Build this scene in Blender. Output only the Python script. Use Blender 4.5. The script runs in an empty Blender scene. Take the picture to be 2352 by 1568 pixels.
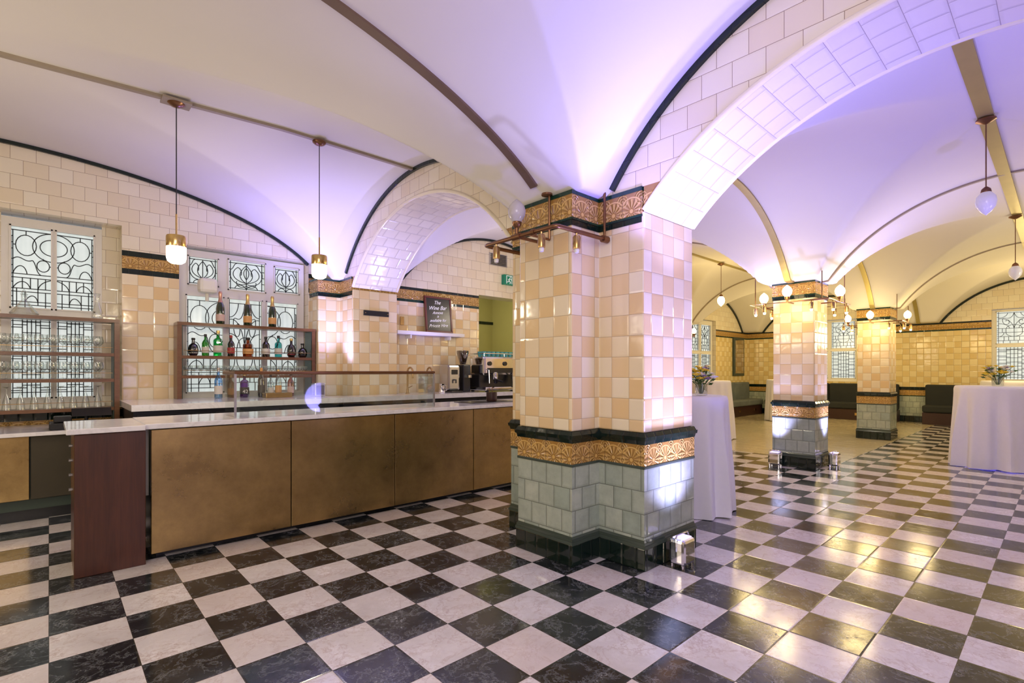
import bpy, math, random
from math import sin, cos, pi, sqrt, radians, atan2
from mathutils import Vector
random.seed(7)
scn = bpy.context.scene
COL = scn.collection
scn.view_settings.view_transform = 'Standard'

# ------------------------------------------------------------------ node helpers
class S:
    def __init__(s, nt, o): s.nt = nt; s.o = o
    def m(s, op, b=None, c=None):
        n = s.nt.nodes.new('ShaderNodeMath'); n.operation = op
        s.nt.links.new(s.o, n.inputs[0])
        for i, q in ((1, b), (2, c)):
            if q is None: continue
            if isinstance(q, S): s.nt.links.new(q.o, n.inputs[i])
            else: n.inputs[i].default_value = q
        return S(s.nt, n.outputs[0])
    def __add__(s, b): return s.m('ADD', b)
    def __sub__(s, b): return s.m('SUBTRACT', b)
    def __mul__(s, b): return s.m('MULTIPLY', b)
    def __truediv__(s, b): return s.m('DIVIDE', b)
    def floor(s): return s.m('FLOOR')
    def lt(s, b): return s.m('LESS_THAN', b)
    def gt(s, b): return s.m('GREATER_THAN', b)
    def mod2(s): return s.m('FLOORED_MODULO', 2.0)
    def clamp(s): return s.m('MAXIMUM', 0.0).m('MINIMUM', 1.0)

def newmat(name):
    m = bpy.data.materials.new(name); m.use_nodes = True
    nt = m.node_tree
    return m, nt, nt.nodes['Principled BSDF']

def mix(nt, f, a, b, mode='MIX'):
    n = nt.nodes.new('ShaderNodeMix'); n.data_type = 'RGBA'; n.blend_type = mode
    for i, q in ((0, f), (6, a), (7, b)):
        if isinstance(q, S): nt.links.new(q.o, n.inputs[i])
        elif i == 0: n.inputs[0].default_value = q
        else: n.inputs[i].default_value = (*q, 1)
    return S(nt, n.outputs[2])

def coords(nt, kind='UV'):
    t = nt.nodes.new('ShaderNodeTexCoord')
    sp = nt.nodes.new('ShaderNodeSeparateXYZ')
    nt.links.new(t.outputs[kind], sp.inputs[0])
    return S(nt, sp.outputs[0]), S(nt, sp.outputs[1]), S(nt, sp.outputs[2]), t.outputs[kind]

def comb(nt, x, y, z=0.0):
    n = nt.nodes.new('ShaderNodeCombineXYZ')
    for i, q in enumerate((x, y, z)):
        if isinstance(q, S): nt.links.new(q.o, n.inputs[i])
        else: n.inputs[i].default_value = q
    return n.outputs[0]

def noise(nt, vec, scale, detail=4, rough=.55, dist=0):
    n = nt.nodes.new('ShaderNodeTexNoise')
    n.inputs['Scale'].default_value = scale; n.inputs['Detail'].default_value = detail
    n.inputs['Roughness'].default_value = rough; n.inputs['Distortion'].default_value = dist
    if vec is not None: nt.links.new(vec, n.inputs['Vector'])
    return S(nt, n.outputs['Fac'])

def wn(nt, vec):
    n = nt.nodes.new('ShaderNodeTexWhiteNoise'); n.noise_dimensions = '3D'
    nt.links.new(vec, n.inputs['Vector']); return S(nt, n.outputs['Value'])

def bump(nt, bs, h, strength=.2, dist=.01):
    n = nt.nodes.new('ShaderNodeBump'); n.inputs['Strength'].default_value = strength
    n.inputs['Distance'].default_value = dist
    nt.links.new(h.o, n.inputs['Height']); nt.links.new(n.outputs[0], bs.inputs['Normal'])

def P(name, col, rough=.5, metal=0, emit=None, es=0, var=.12, scale=6, bmp=0, spec=None, coat=0):
    m, nt, b = newmat(name)
    x, y, z, v = coords(nt, 'Object')
    n = noise(nt, v, scale)
    c = mix(nt, n, tuple(max(0, q*(1-var)) for q in col), tuple(min(1, q*(1+var)) for q in col))
    nt.links.new(c.o, b.inputs['Base Color'])
    b.inputs['Roughness'].default_value = rough; b.inputs['Metallic'].default_value = metal
    if coat: b.inputs['Coat Weight'].default_value = coat
    if emit: b.inputs['Emission Color'].default_value = (*emit, 1); b.inputs['Emission Strength'].default_value = es
    if bmp: bump(nt, b, n, bmp, .01)
    return m

def tile(name, c1, c2, su=.15, sv=.15, bond=False, checker=True, grout=(.25, .2, .15), g=.0022, rough=.1, rnd=.35, v0=0.0, u0=0.0, dirt=.3, soft=0.0, mott=0.0):
    m, nt, b = newmat(name)
    u, v, _, vec = coords(nt, 'UV')
    V = (v - v0)/sv; row = V.floor()
    U = (u - u0)/su
    if bond: U = U + row.mod2()*.5
    cl = U.floor(); fu = U-cl; fv = V-row
    eu = fu.m('MINIMUM', (fu*-1)+1)*su; ev = fv.m('MINIMUM', (fv*-1)+1)*sv
    e = eu.m('MINIMUM', ev)
    gr = e.lt(g)
    r = wn(nt, comb(nt, cl, row, 3.3)); r2 = wn(nt, comb(nt, cl, row, 9.1))
    if checker: fac = ((row+cl).mod2()*(1-rnd) + r*rnd)
    else: fac = r
    c = mix(nt, fac, c1, c2)
    nz = noise(nt, vec, 14, 3)
    c = mix(nt, (r2*.5+nz*.5)*dirt, c, tuple(q*.75 for q in c1))
    if mott:
        nm = noise(nt, vec, 9, 6, .65)
        c = mix(nt, ((nm-.4)*3).clamp()*mott, c, tuple(q*.5 for q in c1))
    if soft:
        c = mix(nt, (((e/.022)*-1)+1).clamp()*soft, c, tuple(q*.6 for q in c1))
    c = mix(nt, gr, c, grout)
    nt.links.new(c.o, b.inputs['Base Color'])
    rr = gr*.5 + (nz*.08+rough-.03)
    nt.links.new(rr.o, b.inputs['Roughness'])
    edge = (e*(1/.014)).m('MINIMUM', 1.0)
    tilt = (fu-.5)*(r-.5)*.35 + (fv-.5)*(r2-.5)*.35
    nb = noise(nt, vec, 7, 2)
    bump(nt, b, edge*(.25+soft)+nb*.4+tilt, .4, .012)
    return m

def ornament(name, v0, h, per=.15):
    m, nt, b = newmat(name)
    u, v, _, vec = coords(nt, 'UV')
    U = u/per; cl = U.floor(); dx = (U-cl-.5)*per; dy = (v-v0-h*.22)
    r = (dx*dx+dy*dy).m('SQRT'); a = dy.m('ARCTAN2', dx)
    pet = (a*13.0).m('SINE')*.5+.5
    inside = r.lt(h*.60)*r.gt(h*.16)
    ring = (r-h*.66).m('ABSOLUTE').lt(h*.035)
    core = r.lt(h*.1)
    dx2 = (dx.m('ABSOLUTE')-per*.5); dy2 = v-v0-h*.8
    r2 = (dx2*dx2+dy2*dy2).m('SQRT')
    cur = ((r2*(2*pi/(h*.13))).m('SINE')*.5+.5)*r2.lt(h*.34)
    dy3 = v-v0-h*.12; r3 = (dx2*dx2+dy3*dy3).m('SQRT')
    cur2 = ((r3*(2*pi/(h*.11))).m('SINE')*.5+.5)*r3.lt(h*.2)
    hgt = (pet*inside*.8 + ring+core+cur*.8+cur2*.7).m('MINIMUM', 1.0)
    nz = noise(nt, vec, 25, 2)
    c = mix(nt, hgt, (.30, .15, .035), (.67, .43, .14))
    c = mix(nt, nz*.4, c, (.55, .35, .11))
    edge = ((U-cl).m('MINIMUM', ((U-cl)*-1)+1)).lt(.012)
    c = mix(nt, edge, c, (.12, .06, .02))
    nt.links.new(c.o, b.inputs['Base Color']); b.inputs['Roughness'].default_value = .15
    bump(nt, b, hgt, .7, .012)
    return m

def thin_glass(name, col, gl=.12, rough=.03):
    m = bpy.data.materials.new(name); m.use_nodes = True; nt = m.node_tree
    nt.nodes.remove(nt.nodes['Principled BSDF'])
    out = nt.nodes['Material Output']
    t = nt.nodes.new('ShaderNodeBsdfTransparent'); t.inputs[0].default_value = (*col, 1)
    gn = nt.nodes.new('ShaderNodeBsdfGlossy'); gn.inputs['Roughness'].default_value = rough
    lw = nt.nodes.new('ShaderNodeLayerWeight'); lw.inputs[0].default_value = .35
    f = (S(nt, lw.outputs['Facing'])*.75+gl).m('MINIMUM', 1.0)
    ms = nt.nodes.new('ShaderNodeMixShader')
    nt.links.new(f.o, ms.inputs[0]); nt.links.new(t.outputs[0], ms.inputs[1]); nt.links.new(gn.outputs[0], ms.inputs[2])
    nt.links.new(ms.outputs[0], out.inputs[0])
    return m

# ------------------------------------------------------------------ materials
M_chk = tile('glazed_checker_tile', (.86, .77, .57), (.76, .53, .25), su=.145, sv=.145, rnd=.35, u0=.02, grout=(.42, .32, .20), dirt=.22, g=.0015)
M_amb = tile('amber_checker_tile', (.80, .68, .38), (.66, .48, .18), su=.15, sv=.15, rnd=.4, grout=(.25, .18, .08))
M_green = tile('glazed_green_tile', (.33, .40, .34), (.50, .55, .46), su=.15, sv=.155, checker=False, bond=True, grout=(.12, .14, .11), v0=.225, mott=.4, soft=.25)
M_span = tile('cream_brick_tile', (.83, .77, .61), (.77, .67, .48), su=.19, sv=.15, bond=True, checker=False, grout=(.28, .20, .13), v0=.02, g=.0016, dirt=.25)
M_soff = tile('soffit_tile', (.81, .76, .66), (.77, .70, .58), su=.165, sv=.16, bond=True, checker=False, grout=(.36, .30, .27), g=.0015, dirt=.2, soft=.2)
M_dark = tile('dark_green_tile', (.004, .012, .010), (.008, .020, .014), su=.11, sv=.2, checker=False, grout=(.002, .004, .003), rough=.08)
M_grn = tile('bottle_green_tile', (.006, .03, .02), (.010, .045, .028), su=.15, sv=.5, checker=False, grout=(.01, .02, .01), rough=.08)
M_or_lo = ornament('ochre_relief_low', .710, .13)
M_or_hi = ornament('ochre_relief_high', 2.42, .14)
M_or_pl = ornament('ochre_relief_pilaster', 2.50, .14)
M_ceil = P('ceiling_paint', (.75, .72, .66), .62, var=.03, scale=1.5)
M_mould = P('grey_green_moulding', (.055, .075, .06), .12)
M_bullnose = P('bullnose_glaze', (.80, .73, .57), .12, var=.05, scale=3)
M_brown = P('brown_bronze_strip', (.17, .11, .075), .4, .3)
M_gold = P('gold_strip', (.42, .34, .12), .4, .35)
M_conduit = P('dull_brown_conduit', (.36, .30, .22), .5, .1)
M_copper = P('aged_copper', (.22, .11, .055), .28, .85, var=.35)
M_abrass = P('aged_brass', (.50, .33, .14), .25, .9, var=.25)
M_brass = P('brass', (.70, .50, .22), .2, 1)
M_chrome = P('chrome', (.8, .8, .82), .08, 1, var=.02)
M_steel = P('steel', (.55, .55, .57), .25, 1, var=.05)
M_blackm = P('black_plastic', (.012, .012, .014), .3)
M_white = P('white_paint', (.76, .74, .68), .4, var=.03)
M_lead = P('lead_came', (.010, .016, .018), .5)
M_cloth = P('white_linen', (.80, .79, .84), .85, var=.03, scale=20, bmp=.05)
M_velvet = P('dark_velvet', (.016, .019, .018), .8, var=.3, scale=4)
M_velvet2 = P('grey_velvet', (.12, .14, .14), .75, var=.3, scale=4)
M_base = P('dark_brown_wood', (.04, .016, .012), .35)
M_green_in = P('dark_green_paint', (.035, .055, .04), .4)
M_cord = P('black_cord', (.01, .01, .01), .5)
M_globe_on = P('lit_glass_globe', (1, .9, .7), .3, emit=(1, .78, .40), es=6, var=0)
M_globe_faint = P('opal_glass_globe', (.72, .70, .70), .12, emit=(1, .95, .9), es=.12, var=.02)  # unlit opal glass, faint glow added to whiten it
M_globe_dim = P('frosted_unlit_globe', (.50, .47, .48), .12, var=.02)
M_pend_on = P('lit_pendant_glass', (1, .95, .85), .3, emit=(1, .88, .66), es=4, var=0)
M_bulb = P('lit_bulb', (1, .9, .7), .3, emit=(1, .80, .45), es=20, var=0)
M_lens = P('violet_lens', (.6, .5, 1), .2, emit=(.6, .5, 1), es=1.5, var=0)
M_glass = thin_glass('clear_glass', (.94, .97, .96), .08)
M_pane = thin_glass('screen_glass', (.93, .97, .96), .04)
M_corr = P('olive_yellow_paint', (.50, .46, .22), .6, var=.03)
M_leaf = P('leaf', (.05, .12, .03), .7, var=.4)
M_yel = P('yellow_petal', (.85, .64, .05), .6)
M_wht = P('white_petal', (.85, .83, .75), .6)
M_pur = P('violet_petal', (.30, .20, .45), .6)
M_teal = P('teal_ceramic', (.10, .42, .45), .2)
M_red = P('red_brown_frame', (.12, .02, .018), .35)
M_chalk = P('white_chalk_glow', (.88, .88, .86), .9, emit=(1, 1, 1), es=.2, var=0)  # chalk colour with a faint glow added to the lettering
M_exit = P('exit_green', (.0, .16, .09), .4, emit=(.0, .4, .2), es=.12, var=0)

def wood(name, c1, c2, sc=(3, 3, 30), rough=.3):
    m, nt, b = newmat(name)
    x, y, z, v = coords(nt, 'Object')
    n = noise(nt, comb(nt, x*sc[0], y*sc[1], z*sc[2]), 1.5, 6, .6, .6)
    n2 = noise(nt, comb(nt, x*sc[0]*5, y*sc[1]*5, z*sc[2]*1.5), 2, 4, .6, .2)
    c = mix(nt, (n*.6+n2*.4-.2)*1.6, c1, c2); nt.links.new(c.o, b.inputs['Base Color']); b.inputs['Roughness'].default_value = rough
    bump(nt, b, n, .05, .005); return m
M_mahog = wood('mahogany', (.030, .009, .004), (.11, .034, .014), (14, 14, 1.5))
M_shelf = wood('shelf_wood', (.10, .04, .015), (.22, .10, .04), (3, 20, 20))

def marble(name):
    m, nt, b = newmat(name)
    x, y, z, v = coords(nt, 'Object')
    n = noise(nt, v, 3, 8, .6, 1.2)
    vein = ((n-.5).m('ABSOLUTE')*18).m('MINIMUM', 1.0)
    c = mix(nt, vein, (.76, .75, .77), (.86, .85, .87)); nt.links.new(c.o, b.inputs['Base Color'])
    b.inputs['Roughness'].default_value = .1; return m
M_marble = marble('white_marble')

def brasspanel():
    m, nt, b = newmat('patinated_brass')
    x, y, z, v = coords(nt, 'Object')
    n = noise(nt, v, 2.2, 12, .68, 0); n2 = noise(nt, comb(nt, x*14, y*14, z*1.0), 4, 5, .6); n3 = noise(nt, v, 20, 8, .75, 0)
    c = mix(nt, ((n-.34)*3.0).clamp(), (.27, .175, .072), (.50, .345, .135))
    c = mix(nt, ((n3-.47)*4).clamp()*.28, c, (.22, .145, .065))
    c = mix(nt, n2*.28, c, (.34, .23, .10))
    nt.links.new(c.o, b.inputs['Base Color']); b.inputs['Metallic'].default_value = .87
    rr = n*.28+.16; nt.links.new(rr.o, b.inputs['Roughness'])
    bump(nt, b, n2*.5+n3*.3+n*.5, .05, .004); return m
M_brassp = brasspanel()

def floormat():
    m, nt, b = newmat('checker_marble_floor')
    g = nt.nodes.new('ShaderNodeNewGeometry'); sp = nt.nodes.new('ShaderNodeSeparateXYZ')
    nt.links.new(g.outputs['Position'], sp.inputs[0]); vec = g.outputs['Position']
    x = S(nt, sp.outputs[0]); y = S(nt, sp.outputs[1]); s = .315
    U = x/s; V = (y - .03)/s
    cu = U.floor(); cv = V.floor(); fu = U-cu; fv = V-cv
    chk = (cu+cv+1).mod2()
    r = wn(nt, comb(nt, cu, cv, 1.7)); r2 = wn(nt, comb(nt, cu, cv, 5.7))
    e = fu.m('MINIMUM', (fu*-1)+1).m('MINIMUM', fv.m('MINIMUM', (fv*-1)+1))*s
    gr = e.lt(.0014)
    ov = comb(nt, x+r*7, y+r2*9, r*3)
    n = noise(nt, ov, 4, 7, .6, .4); n2 = noise(nt, ov, 5, 8, .68, .5); n3 = noise(nt, ov, 60, 4, .7); n4 = noise(nt, ov, 14, 9, .72, .3)
    wear = noise(nt, vec, 1.3, 6, .6); scuff = noise(nt, vec, 6, 10, .78)
    vein = (((n2-.5).m('ABSOLUTE')*45)*-1+1).m('MAXIMUM', 0.0)
    vein2 = (((n4-.5).m('ABSOLUTE')*22)*-1+1).m('MAXIMUM', 0.0)*((n-.45)*5).clamp()
    speck = ((n3-.55)*8).clamp()*((n+wear*.4-.69)*6).clamp()
    blk = mix(nt, (vein*.22+vein2*.20+speck*.42+((scuff-.5)*1.2).clamp()*.18+r*.02).m('MINIMUM', 1.0), (.006, .009, .012), (.42, .45, .46))
    wht = mix(nt, ((n-.3)*2.2).clamp(), (.58, .55, .54), (.83, .81, .81))
    wht = mix(nt, vein*.45+vein2*.50, wht, (.44, .33, .29))
    wht = mix(nt, ((scuff-.52)*3).clamp()*.35, wht, (.46, .39, .36))
    wht = mix(nt, ((n3-.60)*8).clamp()*((wear-.4)*4).clamp()*.6, wht, (.36, .29, .25))
    wht = mix(nt, (r-.5).clamp()*.9, wht, (.66, .54, .47))
    c = mix(nt, chk, blk, wht)
    ter = mix(nt, n3, (.50, .43, .28), (.64, .56, .38))
    intz = x.gt(8.62)*y.gt(2.25)
    c = mix(nt, gr, c, (.05, .045, .035))
    c = mix(nt, intz, c, ter)
    nt.links.new(c.o, b.inputs['Base Color'])
    rr = wear*.16+.03+speck*.25+(n4-.5).m('MAXIMUM', 0.0)*.4+(scuff-.5).m('MAXIMUM', 0.0)*.5
    nt.links.new(rr.o, b.inputs['Roughness'])
    b.inputs['Specular IOR Level'].default_value = .65
    h = (e*120).m('MINIMUM', 1.0)*.4+noise(nt, vec, 3, 2)*.5+(fu-.5)*(r-.5)*.8+(fv-.5)*(r2-.5)*.8+n4*.18
    bump(nt, b, h, .17, .008)
    return m
M_floor = floormat()

def windowglass():
    m, nt, b = newmat('frosted_daylight_glass')
    x, y, z, v = coords(nt, 'Object')
    n = noise(nt, v, 4, 3); n2 = noise(nt, comb(nt, x*18, y, z*.6), 1, 1)
    c = mix(nt, n*.6+n2*.6-.1, (.40, .48, .46), (.95, .98, .95))
    nt.links.new(c.o, b.inputs['Emission Color']); b.inputs['Emission Strength'].default_value = .80
    b.inputs['Base Color'].default_value = (.3, .35, .35, 1); b.inputs['Roughness'].default_value = .2
    return m
M_win = windowglass()

# ------------------------------------------------------------------ mesh helpers
class MB:
    def __init__(s): s.v = []; s.f = []; s.u = []; s.mi = []
    def quad(s, *p, uv=None, mi=0):
        n = len(s.v); s.v += [tuple(q) for q in p]; s.f.append(list(range(n, n+len(p)))); s.u.append(uv); s.mi.append(mi); return s
    def box(s, x0, x1, y0, y1, z0, z1, mi=0):
        n = len(s.v)
        s.v += [(x0,y0,z0),(x1,y0,z0),(x1,y1,z0),(x0,y1,z0),(x0,y0,z1),(x1,y0,z1),(x1,y1,z1),(x0,y1,z1)]
        for q in ((0,3,2,1),(4,5,6,7),(0,1,5,4),(1,2,6,5),(2,3,7,6),(3,0,4,7)):
            s.f.append([n+i for i in q]); s.u.append(None); s.mi.append(mi)
        return s
    def lathe(s, prof, c=(0, 0, 0), n=16, mi=0):
        b = len(s.v)
        for r, z in prof:
            for i in range(n):
                a = 2*pi*i/n; s.v.append((c[0]+r*cos(a), c[1]+r*sin(a), c[2]+z))
        for j in range(len(prof)-1):
            for i in range(n):
                k = (i+1) % n
                s.f.append([b+j*n+i, b+j*n+k, b+(j+1)*n+k, b+(j+1)*n+i]); s.u.append(None); s.mi.append(mi)
        if prof[0][0] > 1e-5: s.f.append([b+i for i in reversed(range(n))]); s.u.append(None); s.mi.append(mi)
        if prof[-1][0] > 1e-5: s.f.append([b+(len(prof)-1)*n+i for i in range(n)]); s.u.append(None); s.mi.append(mi)
        return s
    def tube(s, pts, r, n=8, mi=0, closed=False):
        pts = [Vector(p) for p in pts]; b = len(s.v); L = len(pts); nn = None
        for i, p in enumerate(pts):
            if closed: t = pts[(i+1) % L]-pts[i-1]
            else: t = pts[min(i+1, L-1)]-pts[max(i-1, 0)]
            t.normalize()
            if nn is None:
                up = Vector((0, 0, 1)) if abs(t.z) < .9 else Vector((1, 0, 0))
                nn = t.cross(up).normalized()
            else:
                nn = (nn - t*nn.dot(t)).normalized()
            bb = t.cross(nn)
            for k in range(n):
                a = 2*pi*(k+.5)/n; s.v.append(tuple(p+(nn*cos(a)+bb*sin(a))*r))
        for j in range(L if closed else L-1):
            j2 = (j+1) % L
            for k in range(n):
                k2 = (k+1) % n
                s.f.append([b+j*n+k, b+j2*n+k, b+j2*n+k2, b+j*n+k2]); s.u.append(None); s.mi.append(mi)
        if not closed:
            s.f.append([b+k for k in range(n)]); s.u.append(None); s.mi.append(mi)
            s.f.append([b+(L-1)*n+k for k in reversed(range(n))]); s.u.append(None); s.mi.append(mi)
        return s
    def prism(s, fp, z0, z1, off=0.0, off1=None):
        if off1 is None: off1 = off
        A = offset(fp, off); B = offset(fp, off1); L = len(fp); b = len(s.v)
        s.v += [(x, y, z0) for x, y in A]+[(x, y, z1) for x, y in B]
        for i in range(L):
            k = (i+1) % L; s.f.append([b+i, b+k, b+L+k, b+L+i]); s.u.append(None); s.mi.append(0)
        s.f.append([b+L+i for i in range(L)]); s.u.append(None); s.mi.append(0)
        s.f.append([b+i for i in reversed(range(L))]); s.u.append(None); s.mi.append(0)
        return s
    def strip(s, pts, w, width, thick):
        pts = [Vector(p) for p in pts]; w = Vector(w); b = len(s.v); L = len(pts)
        for i, p in enumerate(pts):
            t = (pts[min(i+1, L-1)]-pts[max(i-1, 0)]).normalized()
            nn = t.cross(w).normalized()
            if nn.z > 0: nn = -nn
            for q in (p-w*width/2, p+w*width/2, p+w*width/2+nn*thick, p-w*width/2+nn*thick): s.v.append(tuple(q))
        for j in range(L-1):
            for k in range(4):
                k2 = (k+1) % 4
                s.f.append([b+j*4+k, b+(j+1)*4+k, b+(j+1)*4+k2, b+j*4+k2]); s.u.append(None); s.mi.append(0)
        s.f.append([b, b+1, b+2, b+3]); s.u.append(None); s.mi.append(0)
        s.f.append([b+(L-1)*4+q for q in (3, 2, 1, 0)]); s.u.append(None); s.mi.append(0)
        return s
    def build(s, name, mats, parent=None, smooth=False, bevel=0, fixn=True, label=None):
        me = bpy.data.meshes.new(name)
        off = Vector(parent.location) if parent else Vector((0, 0, 0))
        p = parent
        while p is not None and p.parent is not None:
            p = p.parent; off = off+Vector(p.location)
        me.from_pydata([tuple(Vector(v)-off) for v in s.v], [], s.f)
        if not isinstance(mats, (list, tuple)): mats = [mats]
        for mm in mats: me.materials.append(mm)
        uvl = me.uv_layers.new(name='UVMap')
        for poly in me.polygons:
            nrm = poly.normal; uv = s.u[poly.index]; poly.material_index = s.mi[poly.index]; poly.use_smooth = smooth
            for k, li in enumerate(poly.loop_indices):
                if uv: uvl.data[li].uv = uv[k]
                else:
                    x, y, z = s.v[s.f[poly.index][k]]
                    if abs(nrm.z) > .75: q = (x, y)
                    elif abs(nrm.x) > abs(nrm.y): q = (y, z)
                    else: q = (x, z)
                    uvl.data[li].uv = q
        ob = bpy.data.objects.new(name, me); COL.objects.link(ob)
        if parent: ob.parent = parent
        if smooth:
            try: me.set_sharp_from_angle(angle=radians(40))
            except Exception: pass
        if bevel:
            bv = ob.modifiers.new('bevel', 'BEVEL'); bv.width = bevel; bv.segments = 2; bv.limit_method = 'ANGLE'
        if label: ob['label'] = label
        return ob

def offset(fp, d):
    if abs(d) < 1e-9: return list(fp)
    L = len(fp); out = []
    for i in range(L):
        p0 = Vector(fp[i-1]); p1 = Vector(fp[i]); p2 = Vector(fp[(i+1) % L])
        a = (p1-p0).normalized(); c = (p2-p1).normalized()
        n1 = Vector((a.y, -a.x)); n2 = Vector((c.y, -c.x))
        bis = (n1+n2); k = bis.dot(n1)
        out.append(tuple(p1+bis*(d/k)))
    return out

def thing(name, loc=(0, 0, 0), label='', cat='', group=None):
    e = bpy.data.objects.new(name, None); e.location = loc; e.empty_display_size = .1
    COL.objects.link(e); e['label'] = label; e['category'] = cat
    if group: e['group'] = group
    return e
def tag(o, label, cat, group=None):
    o['label'] = label; o['category'] = cat
    if group: o['group'] = group
    return o
def struct(o): o['kind'] = 'structure'; return o
def copyt(root, loc, label=None, rot=None, scale=None):
    n = root.copy(); n.location = loc; COL.objects.link(n)
    if rot is not None: n.rotation_euler = (0, 0, rot)
    if scale is not None: n.scale = scale
    if label: n['label'] = label
    def rec(a, b):
        for c in a.children:
            d = c.copy(); d.parent = b; COL.objects.link(d); rec(c, d)
    rec(root, n); return n
def bez(a, b, c, d, n=12):
    return [tuple((1-t)**3*a[i]+3*(1-t)**2*t*b[i]+3*(1-t)*t*t*c[i]+t**3*d[i] for i in range(len(a))) for t in [k/n for k in range(n+1)]]

# ------------------------------------------------------------------ vault functions
def zA(y):
    k = round((y-.4)/4.4); d = y-(.4+4.4*k); R = 2.2
    return 3.58-R+sqrt(max(R*R-d*d, 0))
def zBn(x, y):
    t = min(max((y-2.6)/4.5, 0), 1); q = (x+.4)/3.37
    return 2.05+.2*t+1.39*sqrt(max(1-q*q, 0))
XB = [3.3, 7.95, 12.4, 17.0]
def zBf(x):
    for a, b in zip(XB[:-1], XB[1:]):
        if x <= b or b == XB[-1]:
            c = (a+b)/2; R = (b-a)/2; d = x-c
            return 3.58-R+sqrt(max(R*R-d*d, 0))
def smax(a, b, k=.012):
    h = max(k-abs(a-b), 0)/k
    return max(a, b)+h*h*k/4
def ceil_n(x, y):
    f = min(max((1.6-x)/2.0, 0), 1)
    a = zA(y)-.09*f
    b = zBn(x, y)-.05*f*sin(pi*min(max((y-3)/3.6, 0), 1))
    return max(smax(a, b), 2.6)
def ceil_f(x, y): return max(smax(zA(y), zBf(x)), 2.6)
def heightfield(name, x0, x1, y0, y1, st, fn):
    nx = int((x1-x0)/st)+1; ny = int((y1-y0)/st)+1
    mb = MB()
    for j in range(ny+1):
        for i in range(nx+1):
            x = x0+(x1-x0)*i/nx; y = y0+(y1-y0)*j/ny; mb.v.append((x, y, fn(x, y)))
    for j in range(ny):
        for i in range(nx):
            a = j*(nx+1)+i; mb.f.append([a, a+nx+1, a+nx+2, a+1]); mb.u.append(None); mb.mi.append(0)
    return struct(mb.build(name, M_ceil))
def shade(o):
    for p in o.data.polygons: p.use_smooth = True
    return o
YW = 7.1; XW = 17.0
shade(heightfield('ceiling', -3.8, 3.0, -2.4, YW+.02, .022, ceil_n))
shade(heightfield('ceiling', 3.6, XW+.02, -2.4, YW+.02, .045, ceil_f))

# floor
struct(MB().box(-4.0, 17.6, -2.8, 9.4, -.1, 0).build('floor', M_floor))

# ------------------------------------------------------------------ walls
BM = [M_dark, M_green, M_grn, M_or_lo, M_dark, M_chk, M_grn, M_or_hi, M_dark, M_span]
BA = [M_dark, M_green, M_grn, M_or_lo, M_dark, M_amb, M_grn, M_or_hi, M_dark, M_span]
BZ = [0, .16, .68, .705, .845, .93, 2.38, 2.42, 2.56, 2.60, 4.0]
def bandwall(name, axis, plane, u0, u1, holes=(), thick=.35, ztop=4.0, bz=None, bm=None):
    """axis 'y': wall at y=plane facing -y ; axis 'x': wall at x=plane facing -x"""
    bz = bz or BZ; bm = bm or BM
    us = sorted(set([u0, u1]+[h[0] for h in holes]+[h[1] for h in holes]))
    zs = sorted(set([z for z in bz if z < ztop]+[ztop]+[h[2] for h in holes]+[h[3] for h in holes]))
    mb = MB()
    def pt(u, z, d=0): return (u, plane+d, z) if axis == 'y' else (plane+d, u, z)
    def inh(u, z): return any(h[0] < u < h[1] and h[2] < z < h[3] for h in holes)
    for a, b in zip(us[:-1], us[1:]):
        for c, d in zip(zs[:-1], zs[1:]):
            if inh((a+b)/2, (c+d)/2): continue
            zc = (c+d)/2; mi = len(bz)-2
            for k in range(len(bz)-1):
                if bz[k] <= zc < bz[k+1]: mi = k
            P4 = [pt(a, c), pt(b, c), pt(b, d), pt(a, d)]
            if axis == 'x': P4.reverse()
            mb.quad(*P4, mi=mi)
    n = len(bm)
    for h in holes:
        for (p, q) in (((h[0], h[2]), (h[1], h[2])), ((h[1], h[2]), (h[1], h[3])), ((h[1], h[3]), (h[0], h[3])), ((h[0], h[3]), (h[0], h[2]))):
            mb.quad(pt(*p), pt(*q), pt(*q, thick), pt(*p, thick), mi=n)
    for a, b in zip(us[:-1], us[1:]):
        for c, d in zip(zs[:-1], zs[1:]):
            if inh((a+b)/2, (c+d)/2): continue
            P4 = [pt(a, c, thick), pt(b, c, thick), pt(b, d, thick), pt(a, d, thick)]
            mb.quad(*P4, mi=n)
    return struct(mb.build(name, list(bm)+[M_span]))

CB = [M_dark, M_green, M_grn, M_or_lo, M_dark, M_chk, M_dark, M_or_pl, M_dark, M_span]
CZ = [0, .16, .68, .705, .845, .93, 2.44, 2.50, 2.64, 2.70, 4.0]
bandwall('wall_window_side', 'y', YW, -3.8, 3.64, [(-.50, .60, .95, 2.97), (1.14, 2.66, .98, 2.86)], bz=CZ, bm=CB, thick=.34)
bandwall('wall_annex', 'y', 6.6, 3.62, 7.32, [(5.28, 6.4, 0, 2.62)], thick=.3)
bandwall('wall_lounge_side', 'y', YW, 7.3, XW, [(13.2, 14.75, .95, 2.85)], thick=.3, bm=BA)
bandwall('wall_lounge_end', 'x', XW, -2.5, YW, [(-.2, 1.25, 1.05, 2.85), (4.05, 5.5, 1.05, 2.85)], thick=.3, bm=BA)
struct(MB().box(7.3, 7.5, 4.4, YW, 0, 4).build('wall_annex_end', M_chk))
struct(MB().box(-4.0, 17.2, -2.6, -2.42, 0, 4).build('wall_rear', M_span))
struct(MB().box(-4.0, -3.8, -2.6, 7.5, 0, 4).build('wall_entrance', M_span))
mb = MB()
mb.box(4.6, 7.6, 9.0, 9.15, 0, 3.4).box(4.5, 4.6, 6.9, 9.15, 0, 3.4).box(7.6, 7.7, 6.9, 9.15, 0, 3.4)
struct(mb.build('wall_corridor', M_corr))
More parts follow.
